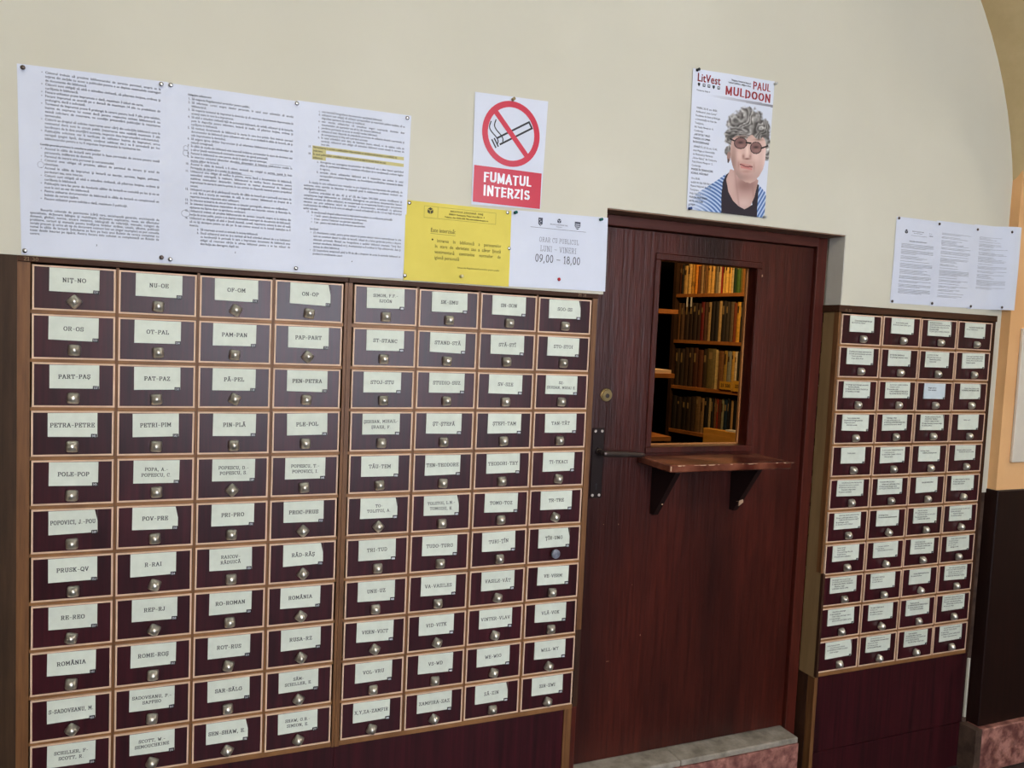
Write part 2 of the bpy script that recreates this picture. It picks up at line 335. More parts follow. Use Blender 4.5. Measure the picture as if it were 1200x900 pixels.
# ------------------------------------------------------------------ structure: walls
WT = .26; CEIL = 3.7; X0, X1, YB = -3.2, 6.2, -3.9
w = MB()
w.box(X0, XR, 0, WT, TOPA, CEIL); w.box(XR, 2.34, 0, WT, HEADZ, CEIL); w.box(2.34, PIER+.02, 0, WT, TOPC, CEIL)
w.box(3.094, PIER+.02, 0, WT, 1.06, TOPC)
w.box(X0, XL, .02, WT, 0, TOPA)
struct('wall_front', w, PLASTER)
w = MB(); w.box(2.3368, 2.3395, .0005, .07, TOPC, HEADZ-.001); struct('trim_3', w, GREYP)
w = MB(); w.box(XR, 2.34, .002, .07, HEADZ-.004, HEADZ-.0005); struct('trim_4', w, SOFFIT)
w = MB(); w.box(3.094, PIER+.01, .004, .03, .0, 1.06); struct('trim_5', w, STAIN)
# thin ragged plaster crack between cabinet and pier
w = MB(); w.box(3.096, 3.104, -.003, .004, .19, .42); struct('trim_6', w, PLASTER)
# pier to the right: ochre above, wainscot, marble base
w = MB(); w.box(PIER, X1, -.036, WT, 1.075, CEIL-.9); struct('wall_right', w, OCHRE)
w = MB(); w.box(PIER-.004, X1, -.048, WT-.01, .0, 1.075, bev=.003); struct('trim_2', w, WAINS)
w = MB(); w.box(3.112, X1, -.072, .0, 0, .172, bev=.004)
struct('baseboard_right', w, MARBLE)
w = MB(); w.box(3.078, 3.1115, -.068, .0, 0, .17); struct('baseboard_corner', w, STAIN)
# vault: soffit springing from the pier, following the lunette curve
ell = []
for k in range(25):
    t = math.radians(90*k/24); ell.append((1.76+1.375*math.cos(t), 2.02+1.375*math.sin(t)))
ell = [(3.135, 1.95)]+ell+[(X0, 3.395)]
v = MB(); NR = 14
def vpt(i, j):
    x, z = ell[i]; d = (j/NR)**1.5
    reach = .036+.24*max(0, z-2.03)
    return (x+.02*d*(1 if x > 1.8 else 0), -reach*(j/NR), z+.05*d*reach)
for i in range(len(ell)-1):
    for j in range(NR):
        v.quad([vpt(i, j), vpt(i+1, j), vpt(i+1, j+1), vpt(i, j+1)])
struct('vault_right', v, KHAKI)
w = MB(); w.box(X0, XL+.001, -.002, .02, 0, TOPA); lp = struct('trim_1', w, DARKPAN)
w = MB(); w.cyl((-.105, -.0035, 1.03), (-.105, -.0015, 1.03), .008, n=12); w.quad([(-.085, -.003, 1.035), (-.10, -.003, 1.037), (-.098, -.003, 1.027), (-.088, -.003, 1.03)], 1)
obj('nail_hole', w, [BLACK, FLAKE], lp)
w = MB(); w.box(X0, X1, YB, 5.2, -.1, 0); struct('floor', w, FLOORM)
w = MB(); w.box(X0, X1, YB, .3, CEIL, CEIL+.1); struct('ceiling', w, CEILM)
w = MB(); w.box(X0-.1, X0, YB, .3, 0, CEIL, 0); struct('wall_left', w, PLASTER)
w = MB(); w.box(X1, X1+.1, YB, .3, 0, CEIL, 0); struct('wall_far_right', w, PLASTER)
# opposite wall with dark wainscot and a tall daylight window
w = MB(); WX0, WX1, WZ0, WZ1 = .2, 2.5, .9, 2.95
w.box(X0, WX0, YB-.2, YB, .9, CEIL); w.box(WX1, X1, YB-.2, YB, .9, CEIL); w.box(WX0, WX1, YB-.2, YB, WZ1, CEIL)
struct('wall_back', w, PLASTER)
w = MB(); w.box(X0, X1, YB-.2, YB+.02, 0, .9); struct('wainscot_back', w, WAINS)
w = MB()
for a, b in ((WX0, WX0+.06), (WX1-.06, WX1), ((WX0+WX1)/2-.03, (WX0+WX1)/2+.03)): w.box(a, b, YB-.12, YB-.05, WZ0, WZ1)
for a, b in ((WZ0, WZ0+.06), (WZ1-.06, WZ1), (2.4, 2.45)): w.box(WX0+.06, WX1-.06, YB-.118, YB-.052, a, b)
win = struct('window_1', w, CEILM)
w = MB(); w.box(WX0, WX1, YB-.16, YB-.14, WZ0, WZ1)
obj('daylight_pane', w, mat('daylight', (232, 238, 255), .5, emit=WINDOW_E), win)
# ceiling lamps of the corridor
for k, (lx, ly) in enumerate((LAMP_POS, (.4, -3.2))):
    t = thing('ceiling_light', ('tube lamp on the corridor ceiling, the one nearer the pier', 'tube lamp on the corridor ceiling above the catalogue')[k], 'lamp', (lx, ly, CEIL))
    w = MB(); w.box(-.62, .62, -.12, .12, -.04, 0); obj('housing', w, CEILM, t)
    w = MB(); w.box(-.6, .6, -.1, .1, -.075, -.041); obj('diffuser', w, mat('lamp_diffuser_%d' % k, (255, 243, 224), .5, emit=LAMP_E*(.9, 1.45)[k]), t)

# ------------------------------------------------------------------ card catalogue
def knob_mesh():
    mb = MB(); R = []; n = 24
    for h, s, e in ((0, .0105, 6), (.002, .0108, 6), (.0035, .0128, 7), (.0065, .0128, 6), (.0105, .0118, 4), (.0140, .0104, 3), (.0175, .0082, 2.3), (.0200, .0052, 2), (.0212, .0018, 2)):
        ring = []
        for k in range(n):
            t = 2*PI*k/n; c, q = math.cos(t), math.sin(t); r = s/((abs(c)**e+abs(q)**e)**(1/e))
            ring.append((r*c, -h, r*q))
        R.append(ring)
    mb.rings(R, 0); return mesh('knob', mb, KNOB, smooth=True)
KM = knob_mesh()
def round_knob_mesh():
    mb = MB(); R = []
    for h, r in ((0, .005), (.010, .005), (.0105, .0115), (.0125, .013), (.018, .013), (.020, .0118), (.0203, .004)):
        R.append([(r*math.cos(2*PI*k/28), -h, r*math.sin(2*PI*k/28)) for k in range(28)])
    mb.rings(R, 0); return mesh('round_knob', mb, ROUNDK, smooth=True)
def front_meshes(W, H, gx, gz):
    x1, z1 = W-2*gx, H-2*gz; t = .0037
    a = MB(); a.box(t*.5, x1-t*.5, -.0005, .018, -z1+t*.5, -t*.5, 0)
    # hidden drawer box behind the front
    a.box(.008, x1-.008, .0181, .30, -z1+.006, -.03, 1)
    b = MB()
    for q in ((0, x1, -t, 0), (0, x1, -z1, -z1+t)): b.box(q[0], q[1], -.0022, .018, q[2], q[3])
    for q in ((0, t), (x1-t, x1)): b.box(q[0], q[1], -.0022, .018, -z1+t, -t)
    return mesh('drawer', a, [LAM, TAN]), mesh('edge_trim', b, TRIM)
TA = ["NIŢ-NO|NU-OE|OF-OM|ON-OP", "OR-OS|OT-PAL|PAM-PAN|PAP-PART", "PART-PAŞ|PAT-PAZ|PĂ-PEL|PEN-PETRA", "PETRA-PETRE|PETRI-PIM|PIN-PLĂ|PLE-POL",
 "POLE-POP|POPA, A.-/POPESCU, C.|POPESCU, D.-/POPESCU, S.|POPESCU, T.-/POPOVICI, I.", "POPOVICI, J.-POU|POV-PRE|PRI-PRO|PROC-PRUS", "PRUSK-QV|R-RAI|RAICOV-/RĂDUICĂ|RĂD-RĂŞ",
 "RE-REO|REP-RJ|RO-ROMAN|ROMÂNIA", "ROMÂNIA|ROME-ROŞ|ROT-RUS|RUSA-RZ", "S-SADOVEANU, M.|SADOVEANU, P.-/SAPPHO|SAR-SĂLG|SĂM-/SCHILLER, E.", "SCHILLER, F-/SCOTT, R.|SCOTT, W.-/SEMOUCHKINE|SEN-SHAW, E.|SHAW, G.B.-/SIMION, E."]
TB = ["SIMON, F.F.-/SJOÖN|SK-SMU|SN-SON|SOO-SS", "ST-STANC|STAND-STĂ|STĂ-STÎ|STO-STOI", "STOJ-STU|STUDIO-SUZ|SV-SZE|SZ-/ŞERBAN, MIHAI E.", "ŞERBAN, MIHAIL-/ŞRAER, F.|ŞT-ŞTEFĂ|ŞTEFI-TAM|TAN-TĂT",
 "TĂU-TEM|TEN-TEODORE|TEODORI-THY|TI-TKACI", "TO-/TOLSTOI, A.|TOLSTOI, L.N.-/TOMOZEI, E.|TOMO-TOZ|TR-TRE", "TRI-TUD|TUDO-TURG|TURI-ŢÎN|ŢÎR-UNG", "UNH-UZ|VA-VASILES|VASILE-VĂT|VE-VERM",
 "VERN-VICT|VID-VITK|VINTER-VLAV|VLĂ-VOK", "VOL-VRU|VS-WD|WE-WIG|WILL-WY", "X,Y,ZA-ZAMFIR|ZAMFIRA-ZAZ|ZĂ-ZIN|ZIR-ZWI"]
RA = {(0,0):45,(0,2):28,(1,2):6,(1,3):38,(2,2):26,(4,2):45,(5,3):45,(6,3):42,(6,1):22,(7,0):12,(7,1):28,(7,3):38,(8,2):18,(8,3):36,(9,0):38,(9,3):34,(10,1):25,(10,2):32,(10,3):33,(0,3):8}
RB = {(5,0):45,(5,3):25,(4,3):10,(8,0):34,(8,1):28,(7,2):20,(8,2):22,(9,2):20,(9,3):32,(10,0):24,(10,1):34,(10,3):28}
RC = {(6,1):30,(6,3):20,(7,1):20,(8,2):25,(9,1):30,(10,1):25,(10,2):20,(5,3):15}
WORDS = "literatura generale istorie limbi arte carte drept religie medicina tehnica chimie fizica biologie poezie teatru critica muzica sport scoala economie politica statistica filozofie psihologie".split()
def card_mesh(cw, ch, lines, style, hh, small=None, notch=False, seed=0, cmat=None):
    r = random.Random(seed); mb = MB()
    n = 6; sk = r.uniform(-.0012, .0012); lift = r.uniform(.0004, .0016)
    top = [(-cw/2+cw*k/n, 0.0) for k in range(n+1)]
    def sy(z): return -.0018-lift*(max(0, -z)/ch)**2
    rows = [0, -.5*ch, -ch]
    for a in range(2):
        for k in range(n):
            P = []
            for (kk, zz) in ((k, rows[a]), (k+1, rows[a]), (k+1, rows[a+1]), (k, rows[a+1])):
                x = -cw/2+cw*kk/n; z = zz+(sk*(kk/n-.5)*2 if zz < 0 else 0)
                if notch and kk == n and zz == 0: x -= .006
                P.append((x, sy(z), z))
            mb.quad(P, 0)
    # thin body so that the card has an edge
    mb.quad([(-cw/2, sy(-ch), -ch-sk), (cw/2, sy(-ch), -ch+sk), (cw/2, .0002, -ch+sk), (-cw/2, .0002, -ch-sk)], 0)
    mb.quad([(-cw/2, sy(0), 0), (-cw/2, sy(-ch), -ch-sk), (-cw/2, .0002, -ch-sk), (-cw/2, .0002, 0)], 0)
    mb.quad([(cw/2, sy(0), 0), (cw/2, sy(-ch), -ch+sk), (cw/2, .0002, -ch+sk), (cw/2, .0002, 0)], 0)
    surf = lambda x, z: sy(z)
    if small:
        z = -.0095-max(0, (5-len(small)))*.0028-r.uniform(0, .002)
        for (ind, t, b) in small:
            put(mb, t, -cw/2+.007+ind, z, .0044, HEAVY if b else BOLD, 1, 'L', y=-.0004, surf=surf, width=cw-.016-ind); z -= .0078
    else:
        m = len(lines); zc = -ch*.50-hh*.5 + (hh*.85 if m == 2 else 0)
        for t in lines:
            put(mb, t, 0, zc, hh, style, 1, 'C', xs=1.05, y=-.0004, surf=surf, width=cw-.007, rot=r.uniform(-.02, .02)); zc -= hh*1.85
    return mesh('label_card', mb, [cmat or CARD, INK], normals=False)
def tag_mesh(num, dark):
    mb = MB(); a, b = .0060, .0042
    mb.box(-a, a, -.0036, -.0005, -b, b, 0)
    if dark: mb.quad([(-a*.72, -.0038, -b*.2), (a*.8, -.0038, -b*.2), (a*.8, -.0038, b*.62), (-a*.72, -.0038, b*.62)], 0)
    else: mb.quad([(-a*.7, -.0038, -b*.65), (a*.72, -.0038, -b*.65), (a*.72, -.0038, b*.5), (-a*.7, -.0038, b*.5)], 1)
    put(mb, num, 0, -.0022, .0044, SLAB, 1 if dark else 2, 'C', y=-.004, xs=.9)
    return mesh('number_tag', mb, [BLACK, WHITEI, INK], normals=False)
def cabinet(name_label, XS, ZS, texts, n0, rots, xl, xr, ztop, invno, invx, seed, isC=False):
    t = thing('card_catalogue', name_label, 'cabinet', (xl, 0, 0), 'card catalogue cabinets set in the wall')
    P = lambda x: x-xl
    depth = .36 if not isC else .22
    W = np.mean(np.diff(XS)); H = -np.mean(np.diff(ZS)); gx, gz = .0037, .0045
    dm, em = front_meshes(W, H, gx, gz); km = KM
    zb = ZS[-1]-.010
    # carcass parts
    mb = MB(); mb.box(P(xl)+.0003, P(xr)-.0003, -.006, depth, ZS[0]+.0005, ztop-.0006, bev=.001); put(mb, invno, P(invx), ZS[0]+.003, .0075, SLABT, 1, 'L', y=-.0066, xs=1.1, rot=-.02)
    obj('top_board', mb, [DARKTOP, CHALK], t)
    mb = MB(); mb.box(P(XS[0]), P(XS[-1]), .0015, .02, zb, ZS[-1]-.0002+.0045); mb.box(P(XS[0]), P(XS[-1]), -.0005, .0014, zb, ZS[-1]+.0035); obj('bottom_rail', mb, TAN, t)
    for z in ZS[1:-1]:
        mb = MB(); mb.box(P(XS[0]), P(XS[-1]), .0015, .02, z-.0042, z+.0042); obj('rail', mb, TAN, t)
    for x in XS[1:-1]:
        mb = MB(); mb.box(P(x)-.0032, P(x)+.0032, .0008, .019, zb+.001, ZS[0]); obj('divider', mb, TANV, t)
    mb = MB(); mb.box(P(xl), P(xr), depth-.01, depth, .02, ZS[0]); obj('back_panel', mb, PANEL, t)
    rk = round_knob_mesh() if not isC and n0 > 150 else None
    r = random.Random(seed)
    for i in range(11):
        row = texts[i].split('|') if texts else [None]*4
        for j in range(4):
            dx = r.uniform(-.0008, .0008); dz = r.uniform(-.0010, .0006); dy = r.uniform(-.0012, .0004)
            o = bpy.data.objects.new('drawer', dm); C.objects.link(o); o.parent = t
            o.location = (P(XS[j])+gx+dx, dy, ZS[i]-gz+dz)
            o.scale = ((XS[j+1]-XS[j])/W, 1, (ZS[i]-ZS[i+1])/H)
            o.rotation_euler = (0, r.uniform(-.003, .003), 0)
            if row[j]: o['label'] = 'drawer with the card ' + row[j].replace('/', ' ')
            else: o['label'] = 'drawer of row %s, %s from the left, with a card of small print' % (('one','two','three','four','five','six','seven','eight','nine','ten','eleven')[i], ('first', 'second', 'third', 'fourth')[j])
            e = bpy.data.objects.new('edge_trim', em); C.objects.link(e); e.parent = o
            x1, z1 = W-2*gx, H-2*gz
            k = bpy.data.objects.new('knob', km); C.objects.link(k); k.parent = o
            k.location = (x1*(.50+r.uniform(-.012, .012)) + (.0 if not isC else .004), -.0008, -z1*(.79 if not isC else .80)+r.uniform(-.001, .001))
            k.rotation_euler = (0, math.radians(rots.get((i, j), r.uniform(-5, 5))), 0)
            if rk and (i, j) == (6, 3): k.data = rk; k['label'] = 'round grey replacement knob'; k.location.z += .006
            num = str(n0+4*i+j)
            cx = x1*(.50+r.uniform(-.012, .012)); cw = x1*.60; chh = z1*.53
            if isC:
                rr = random.Random(seed*100+i*4+j); nl = rr.choice((2, 3, 4, 4, 5, 5)); sm = []
                if i in (3, 4, 5) and j in ((3, 0, 2)[i-3],): nl = 1
                for q in range(nl):
                    ind = rr.choice((0, .012)) if nl > 1 else .02
                    s_ = (str(rr.randint(10, 99))+' ' if ind == 0 else '')+' '.join(rr.choice(WORDS) for _ in range(rr.randint(2, 4) if nl > 1 else 2))
                    sm.append((ind, s_.upper() if rr.random() < .35 else s_.capitalize(), rr.random() < .55))
                
                cw = x1*(.66 if nl > 2 else .60); cm = card_mesh(cw, chh, None, None, 0, sm, rr.random() < .2, rr.random(), CARDC if (i, j) == (2, 2) else None)
            else:
                lines = row[j].split('/'); mx = max(len(s) for s in lines)
                hh = .0088 if len(lines) == 1 else .0073
                cm = card_mesh(cw, chh, lines, SLAB if n0 < 150 else ('S', .165), hh, None, (i, j) in ((5, 0), (6, 3), (10, 2), (5, 1), (0, 3)), seed+i*7+j)
            c_ = bpy.data.objects.new('label_card', cm); C.objects.link(c_); c_.parent = o; c_.location = (cx, -.0005, -.0044); c_.rotation_euler = (0, r.uniform(-.012, .012), 0)
            g = bpy.data.objects.new('number_tag', tag_mesh(num, n0 < 150 or isC)); C.objects.link(g); g.parent = o
            g.location = (cx+cw/2-.0062, -.0012, -.0044-chh+.0022); g.rotation_euler = (0, r.uniform(-.06, .06), 0)
            if isC: g.scale = (.62, 1, .9)
    return t
ca = cabinet('left card catalogue cabinet with drawers lettered from NIŢ-NO to SHAW', XA, ZA, TA, 129, RA, XL+.001, .6988, TOPA, '21 30', -.012, 11)
mb = MB(); mb.box(0, .0248, -.0006, .36, .0, ZA[0]); obj('stile', mb, TANV, ca, label='worn tan stile at the left end')
mb = MB(); mb.box(.7162, .7235, -.0006, .36, ZA[-1]-.012, ZA[0]); obj('stile', mb, TANV, ca)
mb = MB(); mb.box(.0255, .7235, .004, .35, .02, ZA[-1]-.0105); obj('lower_panel', mb, PANEL, ca)
cb = cabinet('middle card catalogue cabinet beside the door, lettered from SIMON to ZWI', XB, ZA, TB, 173, RB, .6995, 1.4195, TOPA, '21 31', 1.352, 23)
mb = MB(); mb.box(.0, .0112, -.0008, .35, ZA[-1]-.012, ZA[0]); obj('stile', mb, TANV, cb)
mb = MB(); mb.box(.7028, .7195, -.0006, .35, ZA[-1]+.23, ZA[0]); obj('stile', mb, TANV, cb)
mb = MB(); mb.box(.7028, .7195, -.0004, .35, ZA[-1]-.006, ZA[-1]+.2295); obj('stile_foot', mb, BATTEN, cb, label='darker replaced foot of the right stile')
mb = MB(); mb.box(.677, .702, .0, .34, .0, ZA[-1]-.0105); obj('lower_stile', mb, TANV, cb)
mb = MB(); mb.box(.0, .6765, .004, .35, .02, ZA[-1]-.0105); obj('lower_panel', mb, PANEL, cb)
cc = cabinet('narrow-looking card catalogue cabinet right of the door, cards in small print', XC, ZC, None, 217, RC, 2.3265, 3.093, TOPC, '21 32', 2.352, 37, True)
mb = MB(); mb.box(.006, .0156, -.0006, .02, ZC[8]+.01, ZC[0]); obj('stile', mb, TANV, cc)
mb = MB(); mb.box(.0065, .0156, -.012, .0, ZC[-1]-.006, ZC[8]+.0095); obj('batten', mb, BATTEN, cc, label='dark brown batten at lower left edge')
mb = MB(); mb.box(.0062, .0153, .0205, .069, ZC[-1]-.01, ZC[0]); mb.box(.0062, .0153, .0, .0204, ZC[-1]-.01, ZC[8]+.009); obj('side_panel', mb, OLIVE, cc, label='olive-brown side panel facing the door')
mb = MB(); mb.box(.7500, .766, -.0006, .21, ZC[-1]-.008, ZC[0]); obj('stile', mb, BATTEN, cc)
mb = MB(); mb.box(.012, .0265, -.0006, .03, 0, ZC[-1]-.0105); obj('lower_stile', mb, TANV, cc)
mb = MB(); mb.box(.010, .0165, .031, .2, 0, ZC[-1]-.0105); obj('lower_side', mb, BATTEN, cc)
mb = MB(); mb.box(.0268, .7655, .004, .2, Z0-1.518, ZC[-1]-.0105); obj('lower_panel', mb, PANEL, cc)
mb = MB(); mb.box(.0268, .7655, .001, .2, 0, Z0-1.520); obj('plinth', mb, PANEL, cc)

# ------------------------------------------------------------------ door
door = bpy.data.objects.new('door_1', None); C.objects.link(door); door['kind'] = 'structure'
FX0, FX1 = XR, 2.332
mb = MB(); mb.box(FX0, FX0+.020, .070, .20, TH, HEADZ-.005, bev=.002); obj('jamb', mb, FRAMEM, door)
mb = MB(); mb.box(FX1-.042, FX1, .070, .20, TH-.03, HEADZ-.005, bev=.002); obj('jamb', mb, FRAMEM, door)
mb = MB(); mb.box(FX0+.020, FX1-.042, .070, .20, 1.915, HEADZ-.005, bev=.002); obj('head', mb, HEADM, door)
LX0, LX1, LZ0, LZ1 = 1.459, 2.286, TH+.004, 1.911
OX0, OX1, OZ0, OZ1 = 1.679, 2.051, 1.241, 1.827
mb = MB(); y0, y1 = LEAFY, LEAFY+.04
mb.box(LX0, OX0, y0, y1, LZ0, LZ1); mb.box(OX1, LX1, y0, y1, LZ0, LZ1); mb.box(OX0, OX1, y0, y1, OZ1, LZ1); mb.box(OX0, OX1, y0, y1, LZ0, OZ0)
leaf = obj('leaf', mb, DOORM, door)
mb = MB()
for q in ((OX0-.02, OX1+.02, OZ1, OZ1+.02), (OX0-.02, OX1+.02, OZ0-.02, OZ0)):
    mb.box(q[0], q[1], y0-.006, y0-.0002, q[2], q[3], bev=.002)
for q in ((OX0-.02, OX0, OZ0, OZ1), (OX1, OX1+.02, OZ0, OZ1)): mb.box(q[0], q[1], y0-.006, y0-.0002, q[2], q[3], bev=.002)
obj('hatch_moulding', mb, DOORM, leaf)
mb = MB(); mb.box(OX0+.0005, OX1-.0005, y1+.001, y1+.014, OZ0-.02, OZ0+.003); mb.box(OX1-.004, OX1+.02, y1+.001, y1+.010, OZ0, OZ1)
obj('lit_hatch_edge', mb, SHELFW, leaf)  # orange strips put the warm lit back edge of the hatch into colour
# counter board on brackets
mb = MB(); mb.box(1.632, 2.084, -.10, y0-.0063, 1.193, 1.215, bev=.003)
cs = obj('counter_board', mb, SILLW, door)
rf = random.Random(5); mb = MB()
for k in range(16):
    x = 1.645+.43*rf.random(); l = rf.uniform(.004, .03); h = rf.uniform(.001, .0028)
    mb.quad([(x, -.1004, 1.214), (x+l, -.1004, 1.2125+.0012), (x+l*.8, -.1004, 1.214-h), (x+l*.2, -.1004, 1.214-h)])
mb.quad([(1.6335, -.1004, 1.198), (1.637, -.1004, 1.197), (1.6375, -.1004, 1.212), (1.6335, -.1004, 1.212)])
obj('chipped_edge', mb, FLAKE, cs)
for bx in (1.690, 1.998):
    mb = MB(); T = .018
    pr = [(y0-.001, 1.1925), (-.045, 1.1925), (-.045, 1.18), (y0-.022, 1.028), (y0-.001, 1.028)]
    mb.rings([[(bx, y, z) for y, z in pr], [(bx+T, y, z) for y, z in pr]]); b_ = obj('bracket', mb, BRK, door)
    mb = MB()
    if bx > 1.9: mb.rings([[(bx-.0008, .034, 1.066), (bx+.012, .030, 1.072), (bx+.0188, .036, 1.060), (bx+.010, .046, 1.047)], [(bx-.0008, .048, 1.062), (bx+.012, .048, 1.068), (bx+.0188, .048, 1.058), (bx+.010, .052, 1.045)]])
    else: mb.box(bx+.010, bx+.0145, .0335, .045, 1.066, 1.071)
    obj('bare_chip', mb, FLAKE, b_)
# lock cylinder
mb = MB(); mb.cyl((1.511, y0-.0002, 1.404), (1.511, y0-.004, 1.404), .0205, .019, 24); mb.cyl((1.511, y0-.004, 1.404), (1.511, y0-.009, 1.404), .0165, .0155, 24)
lk = obj('lock_cylinder', mb, BRASS, door)
mb = MB(); mb.cyl((1.511, y0-.009, 1.402), (1.511, y0-.0096, 1.402), .007, n=16, mi=0); mb.box(1.5098, 1.5122, y0-.0102, y0-.0097, 1.397, 1.407, 1); obj('key_slot', mb, [DSTEEL, BLACK], lk)
# handle plate, lever
PX0, PX1, PZ0, PZ1 = 1.470, 1.511, 1.086, 1.302
mb = MB(); mb.box(PX0, PX1, y0-.0045, y0-.0003, PZ0, PZ1, bev=.0012); hp = obj('handle_plate', mb, PLATE, door)
mb = MB()
mb.rings([[( (PX0+PX1)/2+.0035*math.cos(t), y, 1.128+.0035*math.sin(t)) for t in [2*PI*k/12 for k in range(12)]] for y in (y0-.0047, y0-.0051)])
mb.box((PX0+PX1)/2-.0016, (PX0+PX1)/2+.0016, y0-.0051, y0-.0047, 1.112, 1.128); obj('keyhole', mb, BLACK, hp)
for sx, sz in ((PX0+.009, PZ1-.009), (PX1-.009, PZ1-.009), (PX0+.009, PZ0+.009), (PX1-.009, PZ0+.009)):
    mb = MB(); mb.cyl((sx, y0-.0045, sz), (sx, y0-.0068, sz), .0046, .0030, 12); obj('screw', mb, mat('bright_screw', (214, 204, 196), .3, .3), hp)
mb = MB(); cx, cz = 1.492, 1.231
mb.cyl((cx, y0-.0045, cz), (cx, y0-.012, cz), .011, .010, 20); mb.cyl((cx, y0-.012, cz), (cx, y0-.042, cz), .0078, .0072, 16)
R = []
for k in range(13):
    u = k/12; x = cx-.006+.150*u; z = cz-.0015-.007*u; yy = y0-.045+.006*u
    ry = .0058*(1-.2*u); rz = (.0098 if k else .007)*(1-.25*u) if k < 12 else .004
    R.append([(x, yy+ry*math.cos(t), z+rz*math.sin(t)) for t in [2*PI*q/14 for q in range(14)]])
mb.rings(R); obj('lever', mb, DSTEEL, door, smooth=True)
# pale scratches and paint chips on the leaf
mb = MB()
for (x, z, l, h) in ((2.068, 1.80, .005, .008), (1.578, .997, .002, .004), (1.525, 1.0, .002, .002), (1.64, .80, .002, .002), (1.56, .56, .012, .0012), (1.68, .63, .002, .006)):
    mb.quad([(x, y0-.0003-(.006 if z > 1.7 else 0), z), (x+l, y0-.0003-(.006 if z > 1.7 else 0), z+h*.2), (x+l*.7, y0-.0003-(.006 if z > 1.7 else 0), z+h), (x+l*.1, y0-.0003-(.006 if z > 1.7 else 0), z+h*.8)])
obj('paint_chips', mb, FLAKE, door, kind='stuff')
# threshold: two grey stone slabs on pink marble
for k, (a, b) in enumerate(((1.421, 1.806), (1.808, 2.287))):
    mb = MB(); mb.box(a, b, .002, .25, TH-.02, TH, bev=.003); struct('threshold_%d' % (k+1), mb, GREYST)
mb = MB(); mb.box(1.421, 2.287, .0, .24, 0, TH-.0205); struct('threshold_3', mb, MARBLE)

# ------------------------------------------------------------------ sheets on the wall
def sheet(name, label, cat, corners, yoff, mats, draw, group=None, bulge=.004, curl=None, nx=24, nz=28):
    """corners TL, TR, BR, BL in (x, z)"""
    (ax, az), (bx, bz), (cx_, cz_), (dx, dz) = corners
    def P(u, v):
        x = (1-v)*((1-u)*ax+u*bx)+v*((1-u)*dx+u*cx_); z = (1-v)*((1-u)*az+u*bz)+v*((1-u)*dz+u*cz_); return x, z
    x0, x1, z0, z1 = min(ax, dx), max(bx, cx_), min(cz_, dz), max(az, bz)
    def surf(x, z):
        u = (x-x0)/(x1-x0); v = (z1-z)/(z1-z0)
        u = min(1, max(0, u)); v = min(1, max(0, v))
        y = -yoff-bulge*(math.sin(u*PI)**2*(.25+.75*math.sin(v*PI)**2)*.6+.4*abs(math.cos(u*PI*1.0))*math.sin(v*PI)**2)
        return y-(curl(x, z) if curl else 0)
    mb = MB()
    def add(u, v):
        x, z = P(u, v); return (x, surf(x, z), z)
    grid = [[add(i/nx, j/nz) for i in range(nx+1)] for j in range(nz+1)]
    i0 = len(mb.v)
    for rw in grid: mb.v += rw
    for j in range(nz):
        for i in range(nx):
            q = i0+j*(nx+1)+i; mb.f.append((q, q+nx+1, q+nx+2, q+1)); mb.m.append(0)
    # back face closing the paper thickness
    i1 = len(mb.v)
    for rw in grid: mb.v += [(p[0], p[1]+.0003, p[2]) for p in rw]
    for j in range(nz):
        for i in range(nx):
            q = i1+j*(nx+1)+i; mb.f.append((q, q+1, q+nx+2, q+nx+1)); mb.m.append(0)
    draw(mb, surf)
    me = mesh(name, mb, mats, normals=False)
    sm = [i < 2*nx*nz for i in range(len(me.polygons))]; me.polygons.foreach_set('use_smooth', sm)
    o = bpy.data.objects.new(name, me); C.objects.link(o); tag(o, label, cat, group); return o
def paras(mb, surf, items, z, pitch, xl, xr, h=.0040, xs=.86):
    """items: (marker, text, indent, bold); justified hanging paragraphs"""
    for mk, txt, ind, bold in items:
        if mk == 'gap': z -= pitch*txt; continue
        st = BOLD if bold else SANS
        x = xl+ind; L = wrap(txt, xr-x, h, xs, st)
        if mk: put(mb, mk, x-.0075-(.0035 if len(mk) > 2 else 0), z, h, st, 1, 'L', xs, surf=surf)
        for k, s in enumerate(L):
            put(mb, s, x, z, h, st, 1, 'J' if k < len(L)-1 else 'L', xs, surf=surf, width=xr-x if k < len(L)-1 else None); z -= pitch
    return z
def count(items, xl, xr, h, xs):
    return sum(len(wrap(t, xr-xl-ind, h, xs, BOLD if b else SANS)) for mk, t, ind, b in items)
def fit_xs(items, xl, xr, h, n, lo=.55, hi=1.15):
    best = None
    for k in range(61):
        xs = lo+(hi-lo)*k/60; c = count(items, xl, xr, h, xs)
        if best is None or abs(c-n)+abs(xs-.76)*.8 < best[0]: best = (abs(c-n)+abs(xs-.76)*.8, xs, c)
    return best[1], best[2]
HT = .0051
def block(mb, surf, items, xl, xr, z0, z1, n):
    xs, c = fit_xs(items, xl, xr, HT, n)
    p = (z0-z1)/max(1, c-1); paras(mb, surf, items, z0, p, xl, xr, HT, xs)
B = '•'
